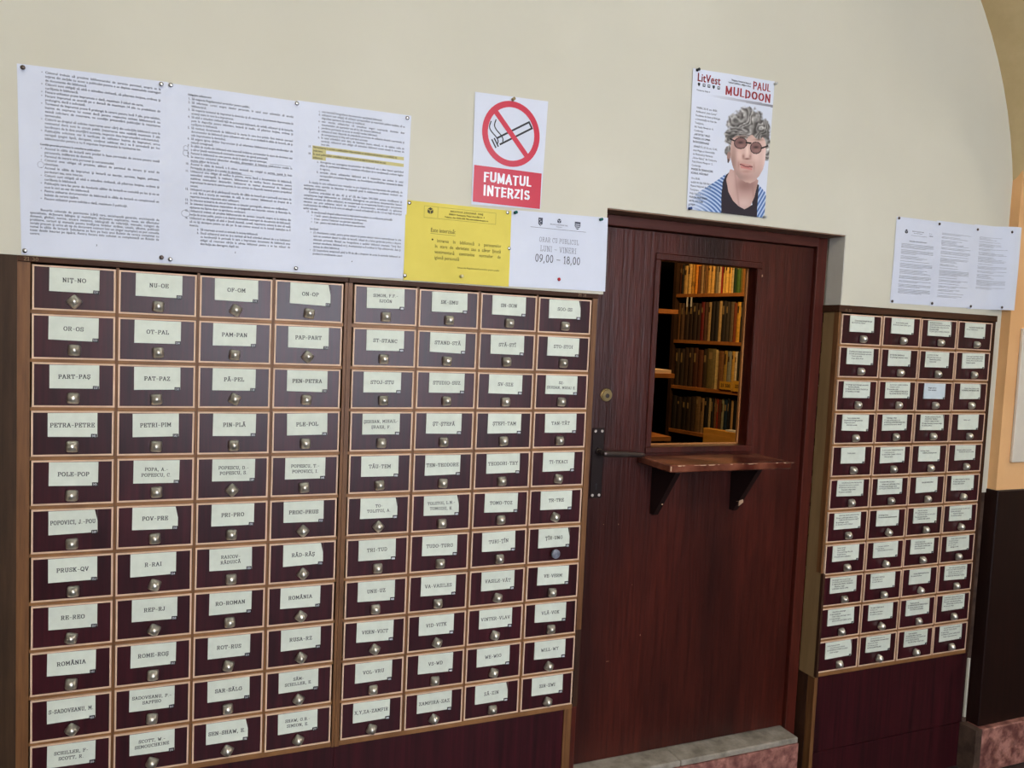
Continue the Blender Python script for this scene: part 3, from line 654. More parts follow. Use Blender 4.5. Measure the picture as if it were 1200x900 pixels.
P1 = [(B, "Cititorul trebuie să prezinte bibliotecarului de serviciu permisul, asupra sa la ieşirea din secţiile cu acces a publicului pentru a se depista eventualele sustrageri de documente din bibliotecă.", 0, 0),
 (B, "Cititorii sunt obligaţi să aibă o atitudine civilizată, să păstreze liniştea, ordinea şi curăţenia în bibliotecă.", 0, 0),
 (B, "Fiecare utilizator poate împrumuta o dată, maximum 3 titluri de carte.", 0, 0),
 (B, "Fiecare împrumut se acordă pe o durată de maximum 14 zile cu posibilitate de prelungire, dacă e solicitată.", 0, 0),
 (B, "Termenul de împrumut poate fi prelungit la cerere pentru încă 7 zile, prin telefon, înainte de expirarea lui numai dacă pentru respectiva unitate bibliotecară nu există solicitare de rezervare, cu condiţia prezentării publicaţiei la returnarea termenului.", 0, 0),
 (B, "Cititorii au dreptul să solicite rezervarea unor cărţi din colecţiile bibliotecii care la momentul dorit sunt în circuit public (rezervarea este valabilă maximum 3 zile lucrătoare de la data anunţării acesteia, respectiv data împrumutării solicitantului).", 0, 0),
 (B, "Publicaţiile solicitate vor fi verificate de utilizator înainte de împrumut; orice nereguli (pagini lipsă, decupate, conţinut subliniat etc.) va fi semnalată pe loc bibliotecarului pentru a nu fi imputate împrumutului la restituirea lor.", 0, 0)]
P1b = [(B, "Accesul în sălile de lectură este posibil în baza permisului de intrare pentru toată persoanele, indiferent de domiciliu.", 0, 0),
 (B, "Permisul de intrare este personal şi netransmisibil.", 0, 0),
 (B, "Cititorul este obligat să prezinte, alături de permisul de intrare şi actul de identitate.", 0, 0),
 (B, "Accesul în sălile de împrumut şi lectură cu sacoşe, serviete, bagaje, paltoane, pardesiuri sau, este interzis.", 0, 0),
 (B, "Cititorii sunt obligaţi să aibă o atitudine civilizată, să păstreze liniştea, ordinea şi curăţenia în bibliotecă.", 0, 0),
 (B, "Publicaţiile care fac parte din fondurile sălilor de lectură se consultă pe loc şi nu se scot în nici un caz din bibliotecă.", 0, 0),
 (B, "Pentru utilizarea documentelor de bibliotecă în sălile de lectură se completează un buletin de cerere tipărit.", 0, 0),
 (B, "Fiecare utilizator poate solicita o dată, maximum 3 publicaţii.", 0, 0)]
P1c = "Bunurile culturale de patrimoniu (cărţi rare, enciclopedii generale, enciclopedii de specialitate, dicţionare bilingve şi multilingve, dicţionare explicative, texte, ale diferitelor domenii, ghiduri, norme, anuare statistice, bibliografii de referinţă, manuale, culegeri de probleme, cursuri şi manuale pentru învăţarea limbilor străine, uzuale, albume, publicaţii seriale precum şi orice alt tip de document existent într-un singur exemplar) se pot consulta numai în sălile de lectură. Solicitarea se face pe baza unui Buletin de cerere completat cu toate datele înscrise pe tipărit. Pentru fiecare titlu solicitat se completează un Buletin de cerere."
def d1(mb, sf_):
    block(mb, sf_, P1, .0265, .257, 2.100, 1.958, 18); z = 1.949
    put(mb, "Condiţii generale privitoare la consultarea publicaţiilor:", .0175, z-.0035, .004, HEAVY, 1, 'L', .84, surf=sf_)
    block(mb, sf_, P1b, .0265, .257, 1.9365, 1.828, 14)
    xs, c = fit_xs([('', P1c, 0, 0)], -.001, .257, HT, 8); L = wrap(P1c, .258, HT, xs, SANS); z = 1.803
    for k, s in enumerate(L): put(mb, s, -.001+(.02 if k == 0 else 0), z, HT, SANS, 1, 'J' if k < len(L)-1 else 'L', xs, surf=sf_, width=.259-(.02 if k == 0 else 0)); z -= .0075
    put(mb, '3', .128, 1.735, .004, SANS, 1, surf=sf_)
    strip(mb, [(.019+.006*math.cos(t), 1.903+.007*math.sin(t)) for t in [2*PI*k/16 for k in range(16)]], .0005, 2, surf=sf_, closed=True)
sheet('notice_sheet', 'leftmost large white rules sheet, page 3, with bulleted paragraphs', 'notice', [(-.027, 2.113), (.271, 2.121), (.277, 1.707), (-.017, 1.705)], .0012, [SHEET, INKG, INKL], d1, 'white rules sheets above the left cabinets')
P2 = [('1.', "Să respecte Regulamentul serviciilor pentru public;", 0, 1), ('2.', "Să informeze corect asupra datelor personale, în cazul unor schimbări să anunţe bibliotecarul;", 0, 0),
 ('3.', "Să respecte termenul de împrumut la domiciliu şi să returneze documentele împrumutate în aceeaşi stare în care le-a împrumutat;", 0, 0),
 ('4.', "Să aibă o atitudine civilizată faţă de personalul bibliotecii, de ceilalţi utilizatori şi de bunurile puse la dispoziţie pentru informare, lectură şi studiu, să păstreze liniştea, ordinea şi curăţenia în bibliotecă;", 0, 0),
 ('5.', "Să restituie documentele de bibliotecă în starea în care le-a primit; Este interzis extrasul documentelor de bibliotecă (prin utilizatori atât cele ce se studiază în sălile de lectură, cât şi cele împrumutate la domiciliu);", 0, 0),
 ('6.', "Să asigure igiena cărţilor împrumutate şi să informeze bibliotecarul asupra incidentelor de natură contagioasă;", 0, 0),
 ('7.', "În sălile de studiu ale bibliotecii este interzisă hrănirea, persoanelor în stare de ebrietate sau a căror ţinută vestimentară contravine normelor de igienă personală;", 0, 0),
 ('8.', "Fumatul în bibliotecă nu este permis decât în spaţiul special amenajat;", 0, 0),
 ('9.', "Se interzice consumul băuturilor alcoolice, alimentelor şi folosirea telefoanelor mobile în incinta sălilor de lectură;", 0, 0),
 ('10.', "Accesul în sălile de lectură, a fi cititor, necesită sau colegial cu permis, numai în baza Permisului de intrare şi a actului de identitate;", 0, 0),
 ('11.', "Utilizatorul este obligat să verifice la primire, starea fizică a documentului de bibliotecă, semnalând neînregulă, la restituire, bibliotecarul va verifica fiecare document, pentru stabilirea eventualelor deteriorări. Utilizatorul va restitui documentul de bibliotecă împrumutat în starea în care l-a primit, în caz contrar va răspunde material pentru prejudiciul cauzat;", 0, 0),
 ('12.', "Utilizatorii nu pot să-şi părăsească locurile din sălile de lectură pe o perioadă mai mare de o oră fără a anunţa pe custodele de sală, în caz contrar, bibliotecarii au dreptul de a repartiza locurile respective altor utilizatori;", 0, 0),
 ('13.', "Se interzice accesarea de site-uri Internet cu caracter pornografic, obscen sau defăimător;", 0, 0),
 ('14.', "Se interzice introducerea materialelor de propagandă sau materiale volante şi fluturaşe în, aşezarea sau lipirea doar cu aprobarea conducerii;", 0, 0),
 ('15.', "Utilizatorul trebuie să prezinte bibliotecarului de serviciu cursurile asupra sa la ieşirea din secţia de acces public, pentru a se depista eventualele sustrageri de documente de bibliotecă;", 0, 0),
 ('16.', "Utilizatorii au obligaţia să aibă o ţinută decentă, curată, nepurtarea ecluzei la sine să vadă să nu îşi deranjeze pentru cei din jur. În caz contrar accesul nu în incintă instituţiei va fi interzis;", 0, 0),
 ('a.', "Să returneze accesul cu animale în incinta bibliotecii;", .024, 0),
 ('b.', "Dacă utilizatorul unei nu şi-a restituit să facă schimbul adresei de a se îndeletnici cu bunăvoinţă în perioada în care a împrumutat documente de bibliotecă este obligat să returneze cărţile la adresa bibliotecii pentru a se lua măsuri de distribuţia sau distrugere, după caz.", .024, 0)]
def fit_pitch(items, xl, xr, z0, z1, h, xs):
    n = 0
    for mk, txt, ind, b in items: n += txt if mk == 'gap' else len(wrap(txt, xr-xl-ind, h, xs, BOLD if b else SANS))
    return (z0-z1)/(n-1)
def d2(mb, sf_):
    put(mb, "Obligaţiile utilizatorului:", .3145, 2.0975, .004, HEAVY, 1, 'L', .84, surf=sf_)
    block(mb, sf_, P2, .323, .553, 2.088, 1.756, 41)
    put(mb, '3', .424, 1.742, .004, SANS, 1, surf=sf_)
    for (cx, cz, rx, rz) in ((.312, 1.976, .005, .006), (.312, 1.965, .006, .007), (.314, 1.826, .009, .008)):
        strip(mb, [(cx+rx*math.cos(t), cz+rz*math.sin(t)) for t in [2*PI*k/14 for k in range(14)]], .0006, 2, surf=sf_, closed=True)
    p = (2.088-1.756)/40
    for (a, b, k) in ((.323, .35, 17), (.42, .50, 16), (.50, .55, 15), (.335, .37, 19), (.40, .46, 19), (.50, .54, 18)): strip(mb, [(a, 2.0868-p*k), (b, 2.0868-p*k)], .0006, 2, surf=sf_)
sheet('notice_sheet', 'second large white rules sheet from the left, dense numbered list', 'notice', [(.269, 2.119), (.563, 2.121), (.577, 1.707), (.265, 1.707)], .0022, [SHEET, INKG, INKL], d2, 'white rules sheets above the left cabinets')
P3 = [('c.', "este interzisă fotografierea documentelor aparţinând bibliotecii;", 0, 0), ('d.', "utilizatorii sunt obligaţi să utilizeze corespunzător şi materialele publice studiate, să se degradeze aparatura din dotare şi mobilierul;", 0, 0),
 ('e.', "este interzis utilizatorilor să consulteze singuri rezervarele destinate doar documentelor, ale aparatelor sau alt loc din dotarea bibliotecii;", 0, 0),
 ('f.', "pierderea permisului de acces se anunţă imediat bibliotecii;", 0, 0), ('g.', "utilizatorul lezat răspunde de prejudiciile provocate de utilizarea abuzivă a permisului şi de nerespectarea în timp util a pierderii acestuia;", 0, 0),
 ('h.', "În cazul schimbării unor date, de identitate (nume, adresă, nr. de telefon, sediu de serviciu), utilizatorul este obligat să semnaleze bibliotecii aceste situaţii în termen de zece zile.", 0, 0)]
P3h = [("17.", "Nerestituirea la termen a publicaţiilor împrumutate se sancţionează gradual cu penalităţi de întârziere;"), ("18.", "În cazul publicaţiilor consultate în sala de lectură un titlu în formă fizică de rest bibliotecii:")]
P3b = [('a.', "distrugerea sau sustragerea documentelor de bibliotecă sau a altor bunuri aparţinând aflate în patrimoniul bibliotecii, constituie infracţiune şi se sancţionează conform legilor în vigoare;", 0, 0),
 ('b.', "serviciile oferite utilizatorilor bibliotecii pot fi suspendate sau anulate în cazul nerespectării prezentului Regulament, sau încuviinţarea modificărilor survenite în datele personale.", 0, 0)]
P3c = ["În situaţia în care utilizatorul este restanţier nu are dreptul de a mai împrumuta alte publicaţii, de asemenea, orice operaţie de împrumut se suspendă până la soluţionarea problemei restituirii sau despăgubirii bibliotecii.",
 "Conform articolului 66 alin. 43 şi 67 (2) din Legea 593/2004 pentru modificarea şi completarea Legii bibliotecilor nr. 334/2002, distrugerea sau pierderea documentelor bunuri culturale comune de către utilizatori, se recuperează cu recuperarea fizică a unor documente identice sau prin achitarea valorii de inventar a documentelor, actualizată cu aplicarea coeficientului de inflaţie la zi la care se adaugă o sumă echivalentă cu de 1-5 ori faţă de preţul astfel calculat."]
P3d = [('17.', "Se sancţionează dreptul utilizatorului la împrumut/consultare cu următoarea perioadă:", .004, 0), (B, "1 lună - pentru deranjarea documentelor de împrumut;", .012, 0), (B, "6 luni - pentru 3 întârzieri sau pierderi nejustificate;", .012, 0), (B, "1 an - pentru mai mult de două întârzieri sau pierderi.", .012, 0)]
P3e = [(B, "(1) Avertisment verbal, pentru prima abatere şi pentru abateri minore neintenţionate la cele care nu constituie abateri la sălile de lectură, refuzul de a folosi garderoba pentru a depune obiectele personale, filmatul sau fotografierea a spaţiilor bibliotecii (exemplu: Timiş Bun aventuri estudiante, bibliotecă etc.). Avertismentul va fi notificat în Fişa utilizatorului, data şi semnat de către bibliotecar.", 0, 0),
 (B, "(2) Suspendarea temporară până la 90 de zile a dreptului de acces la serviciile bibliotecii se produce în următoarele cazuri:", 0, 0)]
def d3(mb, sf_):
    h = HT; p = .0084
    block(mb, sf_, P3, .6205, .831, 2.102, 2.0225, 11)
    z = 2.0135
    for num, txt in P3h:
        L = [txt[:txt.rfind(' ')], txt[txt.rfind(' ')+1:]]
        for k, s in enumerate(L):
            w_ = .228 if k == 0 else .030
            for q in range(8):
                u0, u1 = .600+(w_+.003)*q/8, .600+(w_+.003)*(q+1)/8
                poly(mb, [(u0, z-.0022), (u1, z-.0022), (u1, z+.0062), (u0, z+.0062)], 3, y=-.0004, surf=sf_)
            put(mb, s, .602, z, h, BOLD, 1, 'L', .72, surf=sf_, width=w_, y=-.0008)
            if k == 0: put(mb, num, .590, z, h, BOLD, 1, 'L', .72, surf=sf_, y=-.0008)
            z -= p
    block(mb, sf_, P3b, .6195, .831, 1.979, 1.937, 6)
    z = 1.927
    for t, n in zip(P3c, (3, 6)):
        xs, c = fit_xs([('', t, 0, 0)], .582, .829, h, n); L = wrap(t, .247, h, xs, SANS)
        for k, s in enumerate(L): put(mb, s, .582+(.012 if k == 0 else 0), z, h, SANS, 1, 'J' if k < len(L)-1 else 'L', xs, surf=sf_, width=.248-(.012 if k == 0 else 0)); z -= .0080
    block(mb, sf_, P3d, .597, .831, z, z-.024, 4); z -= .041
    put(mb, "Sancţiuni:", .5985, z, h, BOLD, 1, 'L', .72, surf=sf_)
    block(mb, sf_, P3e, .608, .831, z-.0085, 1.7535, 7)
    put(mb, '4', .704, 1.7415, .004, SANS, 1, surf=sf_)
sheet('notice_sheet', 'third large white rules sheet with two yellow-highlighted lines', 'notice', [(.561, 2.123), (.847, 2.127), (.840, 1.709), (.566, 1.707)], .0032, [SHEET, INKG, INKL, MARK], d3, 'white rules sheets above the left cabinets')
# no smoking sign
def ring(mb, cx, cz, rx, rz, wd_, mi, sf_, n=48, y=-.0008):
    for k in range(n):
        a, b = 2*PI*k/n, 2*PI*(k+1)/n
        poly(mb, [(cx+rx*math.cos(a), cz+rz*math.sin(a)), (cx+rx*math.cos(b), cz+rz*math.sin(b)), (cx+(rx-wd_)*math.cos(b), cz+(rz-wd_)*math.sin(b)), (cx+(rx-wd_)*math.cos(a), cz+(rz-wd_)*math.sin(a))], mi, y=y, surf=sf_)
def dsmoke(mb, sf_):
    cx, cz = 1.126, 2.118
    # cigarette: outline bars, filter, smoke
    def T(a, b): t = math.radians(31); return (cx+a*math.cos(t)-b*math.sin(t), cz+a*math.sin(t)+b*math.cos(t))
    def bar(a0, a1, b0, b1, y=-.0006): poly(mb, [T(a0, b0), T(a1, b0), T(a1, b1), T(a0, b1)], 1, y=y, surf=sf_)
    bar(-.045, .066, .0045, .0095); bar(-.045, .066, -.0135, -.0085); bar(.061, .066, -.0135, .0095)
    bar(-.053, -.049, -.0145, .0105); bar(-.061, -.057, -.0145, .0105)
    for ox in (0, .014):
        pts = [(1.083+ox+.0078*math.sin(s*6.2+.6)*(1-.2*s)-.020*s, 2.088+.056*s+ox*.45) for s in [k/18 for k in range(19)]]
        strip(mb, pts, .0032, 1, surf=sf_)
    ring(mb, cx, cz, .0845, .0875, .0165, 2, sf_)
    t = math.radians(-48); a = .076
    dx, dz = math.cos(t), math.sin(t); n_ = (-dz*.0072, dx*.0072)
    poly(mb, [(cx-dx*a+n_[0], cz-dz*a+n_[1]), (cx+dx*a+n_[0], cz+dz*a+n_[1]), (cx+dx*a-n_[0], cz+dz*a-n_[1]), (cx-dx*a-n_[0], cz-dz*a-n_[1])], 2, y=-.0010, surf=sf_)
    for i in range(8):
        a0, a1 = 1.0235+.198*i/8, 1.0235+.198*(i+1)/8
        poly(mb, [(a0, 1.9265), (a1, 1.9265), (a1, 2.0235), (a0, 2.0235)], 2, y=-.0006, surf=sf_)
    put(mb, "FUMATUL", 1.123, 1.9835, .0255, BLOCK, 3, 'C', 1.0, surf=sf_, y=-.0010, width=.142)
    put(mb, "INTERZIS", 1.122, 1.9475, .0255, BLOCK, 3, 'C', 1.0, surf=sf_, y=-.0010, width=.139)
sheet('no_smoking_sign', 'white and red no smoking sign reading FUMATUL INTERZIS', 'sign', [(1.018, 2.214), (1.232, 2.221), (1.223, 1.925), (1.020, 1.919)], .0025, [SHEET, INK, REDS, WHITEI], dsmoke, bulge=.003)
def cube_logo(mb, cx, cz, r, mi, sf_):
    for a0 in (90, 210, 330):
        c = (cx, cz); p = [(cx+r*math.cos(math.radians(a0+d)), cz+r*math.sin(math.radians(a0+d))) for d in (-60, 0, 60)]
        g = (sum(q[0] for q in p)+cx, sum(q[1] for q in p)+cz); g = (g[0]/4, g[1]/4)
        poly(mb, [(g[0]+(q[0]-g[0])*.82, g[1]+(q[1]-g[1])*.82) for q in [c]+p], mi, surf=sf_)
def dyel(mb, sf_):
    cube_logo(mb, .9065, 1.8905, .0098, 1, sf_)
    strip(mb, [(.890, 1.902), (1.091, 1.902), (1.091, 1.872), (.890, 1.872)], .0006, 2, surf=sf_, closed=True); strip(mb, [(.927, 1.902), (.927, 1.873)], .0006, 2, surf=sf_)
    put(mb, "BIBLIOTECA  JUDEŢEANĂ  TIMIŞ", 1.008, 1.8925, .0042, BOLD, 1, 'C', surf=sf_, width=.10)
    put(mb, "300077 Timişoara, Piaţa Libertăţii nr. 3", 1.008, 1.8845, .0040, HEAVY, 1, 'C', surf=sf_, width=.11)
    put(mb, "Telefon, fax: 0256 430 746 www.bibliotecatm.ro", 1.008, 1.8765, .0040, HEAVY, 1, 'C', surf=sf_, width=.14)
    put(mb, "Este interzisă:", .909, 1.836, .0105, BOLD, 2, 'L', .8, surf=sf_, width=.069); strip(mb, [(.909, 1.832), (.978, 1.8315)], .0008, 2, surf=sf_)
    put(mb, B, .912, 1.811, .011, HEAVY, 1, 'L', surf=sf_)
    for k, s in enumerate(("intrarea în bibliotecă a persoanelor", "în stare de ebrietate sau a căror ţinută", "vestimentară contravine normelor de", "igienă personală")):
        put(mb, s, .927 if k == 0 else .922, 1.8105-.0148*k, .0088, SANS, 2, 'L' if k == 3 else 'J', .78, surf=sf_, width=None if k == 3 else (1.110-(.927 if k == 0 else .922)))
    put(mb, "Extras din Regulamentul serviciilor pentru public", 1.108, 1.7465, .0040, BOLD, 2, 'R', surf=sf_, width=.125)
sheet('yellow_notice', 'bright yellow landscape notice beginning Este interzisă', 'notice', [(.840, 1.912), (1.136, 1.913), (1.138, 1.707), (.841, 1.706)], .0044, [YEL, mat('dark_on_yellow', (60, 56, 30), .7), mat('olive_on_yellow', (112, 104, 44), .7)], dyel, bulge=.002)
def dor(mb, sf_):
    strip(mb, [(1.195, 1.8755), (1.368, 1.8755)], .0009, 1, surf=sf_)
    # three emblems: crest, cube mark, striped shield
    poly(mb, [(1.218, 1.903), (1.231, 1.903), (1.231, 1.886), (1.2245, 1.880), (1.218, 1.886)], 1, surf=sf_)
    for k in range(4): poly(mb, [(1.2205+.003*(k % 2), 1.8985-.0045*k), (1.2235+.004*(k % 2), 1.8985-.0045*k), (1.2235+.003*(k % 2), 1.8965-.0045*k), (1.221+.003*(k % 2), 1.8965-.0045*k)], 3, y=-.001, surf=sf_)
    cube_logo(mb, 1.282, 1.899, .0075, 1, sf_)
    put(mb, "BIBLIOTECA JUDEŢEANĂ TIMIŞ", 1.282, 1.8865, .0032, BOLD, 2, 'C', surf=sf_, width=.055); put(mb, "Timişoara", 1.282, 1.881, .0030, SANS, 2, 'C', surf=sf_)
    poly(mb, [(1.331, 1.902), (1.349, 1.902), (1.349, 1.890), (1.345, 1.883), (1.340, 1.880), (1.335, 1.883), (1.331, 1.890)], 1, surf=sf_)
    for k in range(3): poly(mb, [(1.333, 1.896-.005*k), (1.347, 1.896-.005*k), (1.347, 1.894-.005*k), (1.333, 1.894-.005*k)], 3, y=-.001, surf=sf_)
    th = ('S', .10)
    put(mb, "ORAR CU PUBLICUL", 1.285, 1.8375, .0125, th, 2, 'C', surf=sf_, width=.124)
    put(mb, "LUNI – VINERI", 1.284, 1.812, .0145, th, 2, 'C', surf=sf_, width=.114)
    put(mb, "09,00 – 18,00", 1.284, 1.782, .0200, ('S', .12), 4, 'C', surf=sf_, width=.142)
sheet('opening_hours_notice', 'white landscape notice ORAR CU PUBLICUL with opening hours 09,00 – 18,00', 'notice', [(1.137, 1.916), (1.437, 1.923), (1.440, 1.712), (1.137, 1.708)], .0036, [SHEET, mat('emblem_grey', (70, 74, 88), .7), INKL, SHEET, INKG], dor, bulge=.0015)
# three small sheets on the right
def lines_block(mb, sf_, x0, x1, z0, z1, seed):
    r = random.Random(seed); z = z0
    while z > z1:
        n = r.choice((1, 2, 3, 4, 5)); ragged = r.random() < .4
        for k in range(n):
            if z < z1: break
            s = ''
            tgt = (x1-x0) if (k < n-1 and not ragged) else (x1-x0)*r.uniform(.45, .98)
            while twidth(s, SANS)*.0021*.95 < tgt: s += r.choice(WORDS)+' '
            put(mb, s.strip().capitalize(), x0, z, .0021, SANS, 1, 'L', .95, surf=sf_, width=tgt); z -= .0042
        z -= .0042
curlc = lambda x, z: .034*(lambda t: t*t*(3-2*t))(min(1, max(0, (x-3.03)/.085)))
for k, (xa, xb, xt0, xt1, zt, lab) in enumerate(((2.557, 2.765, 2.588, 2.741, 1.945, 'small white printed sheet with a cube logo, leftmost of three above the right cabinet'), (2.747, 2.957, 2.777, 2.924, 1.997, 'small white printed sheet in the middle of three above the right cabinet'), (2.935, 3.137, 2.966, 3.085, 2.000, 'small white printed sheet curling over the pier, rightmost of three'))):
    def dk(mb, sf_, k=k, xt0=xt0, xt1=xt1, zt=zt):
        if k == 0:
            cube_logo(mb, 2.607, 1.988, .0085, 1, sf_)
            put(mb, "BIBLIOTECA JUDEŢEANĂ TIMIŞ", 2.662, 1.990, .0026, BOLD, 1, 'C', surf=sf_, width=.065); put(mb, "Piaţa Libertăţii 3 Timişoara", 2.662, 1.984, .0024, SANS, 1, 'C', surf=sf_); strip(mb, [(2.63, 1.977), (2.705, 1.977)], .0006, 1, surf=sf_)
            put(mb, "Nr. 12", 2.716, 1.988, .003, BOLD, 1, surf=sf_); put(mb, "APROBAT", 2.716, 1.980, .003, BOLD, 1, surf=sf_)
            put(mb, "REGULAMENT SERVICII PENTRU PUBLIC", 2.665, 1.955, .0030, HEAVY, 1, 'C', surf=sf_, width=.135)
        lines_block(mb, sf_, xt0, xt1, zt, (1.776, 1.771, 1.812)[k], 50+k)
    sheet('printed_sheet', lab, 'notice', [(xa+.0015, 2.035+.004*k), (xb, 2.036+.005*k), (xb-.002, 1.742+.001*k), (xa-.001, 1.740)], .0012+.0010*k, [SHEET, INKG], dk, 'small white sheets above the right cabinet', bulge=.003, curl=curlc if k == 2 else None)

# ------------------------------------------------------------------ portrait poster: flat print as a fine colour mesh
def poster():
    (ax, az), (bx, bz), (cx_, cz_), (dx, dz) = (1.698, 2.387), (2.002, 2.397), (1.995, 1.976), (1.704, 1.974)
    NU, NV = 220, 304
    U, V = np.meshgrid((np.arange(NU)+.5)/NU, (np.arange(NV)+.5)/NV)
    A = (-111, -177); Bc = (462, -84); Cc = (389, 873); Dc = (-156, 812)
    X = (1-V)*((1-U)*A[0]+U*Bc[0])+V*((1-U)*Dc[0]+U*Cc[0]); Y = (1-V)*((1-U)*A[1]+U*Bc[1])+V*((1-U)*Dc[1]+U*Cc[1])
    rs = np.random.RandomState(3)
    def vnoise(x, y, seed):
        r = np.random.RandomState(seed); G = r.rand(64, 64)
        xi = np.floor(x).astype(int); yi = np.floor(y).astype(int); fx = x-xi; fy = y-yi; fx = fx*fx*(3-2*fx); fy = fy*fy*(3-2*fy)
        g = lambda a, b: G[a % 64, b % 64]
        return (g(xi, yi)*(1-fx)+g(xi+1, yi)*fx)*(1-fy)+(g(xi, yi+1)*(1-fx)+g(xi+1, yi+1)*fx)*fy
    def inside(pts):
        c = np.zeros(X.shape, bool); n = len(pts)
        for i in range(n):
            x1, y1 = pts[i]; x2, y2 = pts[(i+1) % n]
            if y1 == y2: continue
            t = ((y1 > Y) != (y2 > Y)) & (X < (x2-x1)*(Y-y1)/(y2-y1)+x1); c ^= t
        return c
    def soft(cx, cy, rx, ry, p=2.0): return np.exp(-(((X-cx)/rx)**2+((Y-cy)/ry)**2)**(p/2))
    img = np.zeros(X.shape+(3,)); img[:] = (216, 222, 234)
    img -= (soft(330, 330, 300, 420)*10)[..., None]
    def paint(mask, col, a=1.0):
        m = (mask*a)[..., None] if not np.isscalar(mask) else a
        img[:] = img*(1-m)+np.array(col, float)*m
    # jacket with fine blue stripes
    jl = inside([(-158, 900), (-150, 790), (-90, 700), (0, 640), (60, 600), (110, 560), (95, 640), (78, 720), (82, 900)]); jr = inside([(338, 630), (395, 690), (420, 800), (420, 900), (330, 900), (332, 760)])
    ph = (X*.5+Y*.12)+14*np.sin((Y-560)/70.) + 10*np.sin(X/60.); ph2 = np.hypot(X+180, Y-1010)
    st = np.where(X < 200, .5+.5*np.sin(ph2/3.6), .5+.5*np.sin((X*.85+Y*.5)/3.4))
    fade = np.clip((X+150)/170, .15, 1)
    for m, fd in ((jl, fade), (jr, 1.0)):
        col = np.array((58, 92, 150))[None, None, :]*(1-st[..., None])+np.array((190, 208, 232))[None, None, :]*st[..., None]
        w_ = (m*fd)[..., None]; img[:] = img*(1-w_)+col*w_
    paint(inside([(145, 540), (110, 570), (88, 620), (78, 720), (78, 900), (332, 900), (340, 760), (348, 640), (300, 600), (300, 780), (245, 812), (190, 780), (140, 700)]), (46, 40, 48))
    # neck
    nk = inside([(140, 530), (112, 600), (128, 690), (160, 750), (200, 790), (243, 812), (285, 790), (315, 730), (332, 660), (345, 610), (300, 560)])
    paint(nk, (190, 156, 146)); paint(nk*soft(250, 640, 90, 50), (140, 104, 98), .8); paint(nk*soft(150, 640, 40, 90), (214, 182, 172), .6); paint(nk*soft(235, 770, 60, 40), (218, 190, 182), .7)
    for ox in (185, 300): paint(nk*np.exp(-((X-ox-(Y-640)*.12)/7.)**2), (150, 114, 108), .35)
    # hair mass behind
    w1 = vnoise(X/60., Y/60., 11)*5+vnoise(X/110., Y/110., 12)*4; w2 = vnoise(X/15., Y/15., 13)
    hn = vnoise(X/20., Y/20., 1)*34+vnoise(X/9., Y/9., 2)*16
    dist = np.minimum.reduce([np.hypot(X-px, (Y-py)*yy)/s_ for px, py, s_, yy in ((205, 225, 92, 1), (290, 205, 104, 1), (360, 250, 84, 1), (145, 300, 50, .8), (402, 380, 38, .42), (128, 400, 26, .6), (255, 180, 96, 1), (170, 200, 60, 1))])
    ha = np.clip((1.0-dist+hn/120.-.20)*4.5, 0, 1)*(Y < 520)
    curls = .5+.5*np.sin((np.hypot(X-190, Y-150)*1.0+26*np.sin(w1)+18*vnoise(X/26., Y/26., 21))/5.5+w2*2)
    curls = .55*curls+.45*w2
    hc = (np.array((66, 62, 60))*(1-curls[..., None])+np.array((200, 198, 192))*curls[..., None])
    hc = hc*(.70+.5*vnoise(X/46., Y/46., 9))[..., None]
    img[:] = img*(1-ha[..., None])+hc*ha[..., None]
    # ear
    e = ((X-130)/12.)**2+((Y-440)/36.)**2 < 1; paint(e, (158, 124, 114)); paint(((X-126)/6.)**2+((Y-470)/16.)**2 < 1, (70, 56, 54))
    # face
    face = inside([(158, 300), (146, 350), (140, 400), (143, 450), (158, 510), (178, 560), (205, 595), (245, 618), (285, 628), (320, 612), (352, 575), (378, 530), (392, 480), (398, 420), (400, 360), (392, 320), (372, 300), (330, 290), (290, 272), (235, 262), (190, 270)])
    paint(face, (202, 168, 156))
    sh = lambda cx, cy, rx, ry, c, a: paint(face*soft(cx, cy, rx, ry), c, a)
    sh(160, 480, 26, 90, (150, 118, 108), .8); sh(396, 440, 26, 110, (232, 206, 198), .8); sh(330, 430, 36, 60, (230, 200, 190), .7); sh(205, 430, 34, 46, (224, 190, 178), .7)
    sh(250, 585, 70, 26, (170, 130, 122), .6); sh(215, 300, 60, 26, (176, 142, 130), .6); sh(330, 300, 46, 22, (206, 176, 164), .6)
    sh(192, 560, 26, 40, (158, 128, 120), .6); sh(250, 480, 60, 12, (178, 140, 130), .4)
    sh(200, 590, 60, 30, (150, 128, 122), .55); sh(340, 580, 50, 46, (176, 152, 146), .5); sh(168, 430, 18, 80, (150, 122, 114), .5)
    # hair falling over the forehead
    fr = face & (Y < 300+16*np.sin(X/17.)+hn*.35-.04*(X-270))
    img[fr] = hc[fr]
    # brows, nose, mouth
    sh(225, 300, 34, 9, (110, 88, 80), .9); sh(345, 322, 30, 8, (130, 106, 96), .8)
    sh(262, 400, 14, 46, (234, 208, 198), .8); sh(234, 440, 9, 16, (140, 100, 92), .8); sh(262, 456, 20, 6, (110, 72, 68), .95); sh(284, 440, 8, 12, (146, 108, 100), .7); sh(290, 400, 8, 40, (170, 134, 124), .5)
    line = np.abs(Y-(507+.20*(X-255)+4*np.cos((X-255)/14.))) ; paint(face*((X > 208) & (X < 302) & (line < 5)), (108, 50, 52), .9)
    paint(face*((X > 214) & (X < 298))*np.exp(-((Y-(520+.2*(X-255)))/8.)**2), (196, 116, 112), .85); paint(face*((X > 218) & (X < 292))*np.exp(-((Y-(498+.18*(X-255)))/5.)**2), (186, 120, 114), .7)
    sh(255, 545, 34, 10, (164, 122, 114), .6); sh(200, 500, 7, 26, (158, 118, 110), .6); sh(312, 515, 7, 26, (168, 128, 120), .6)
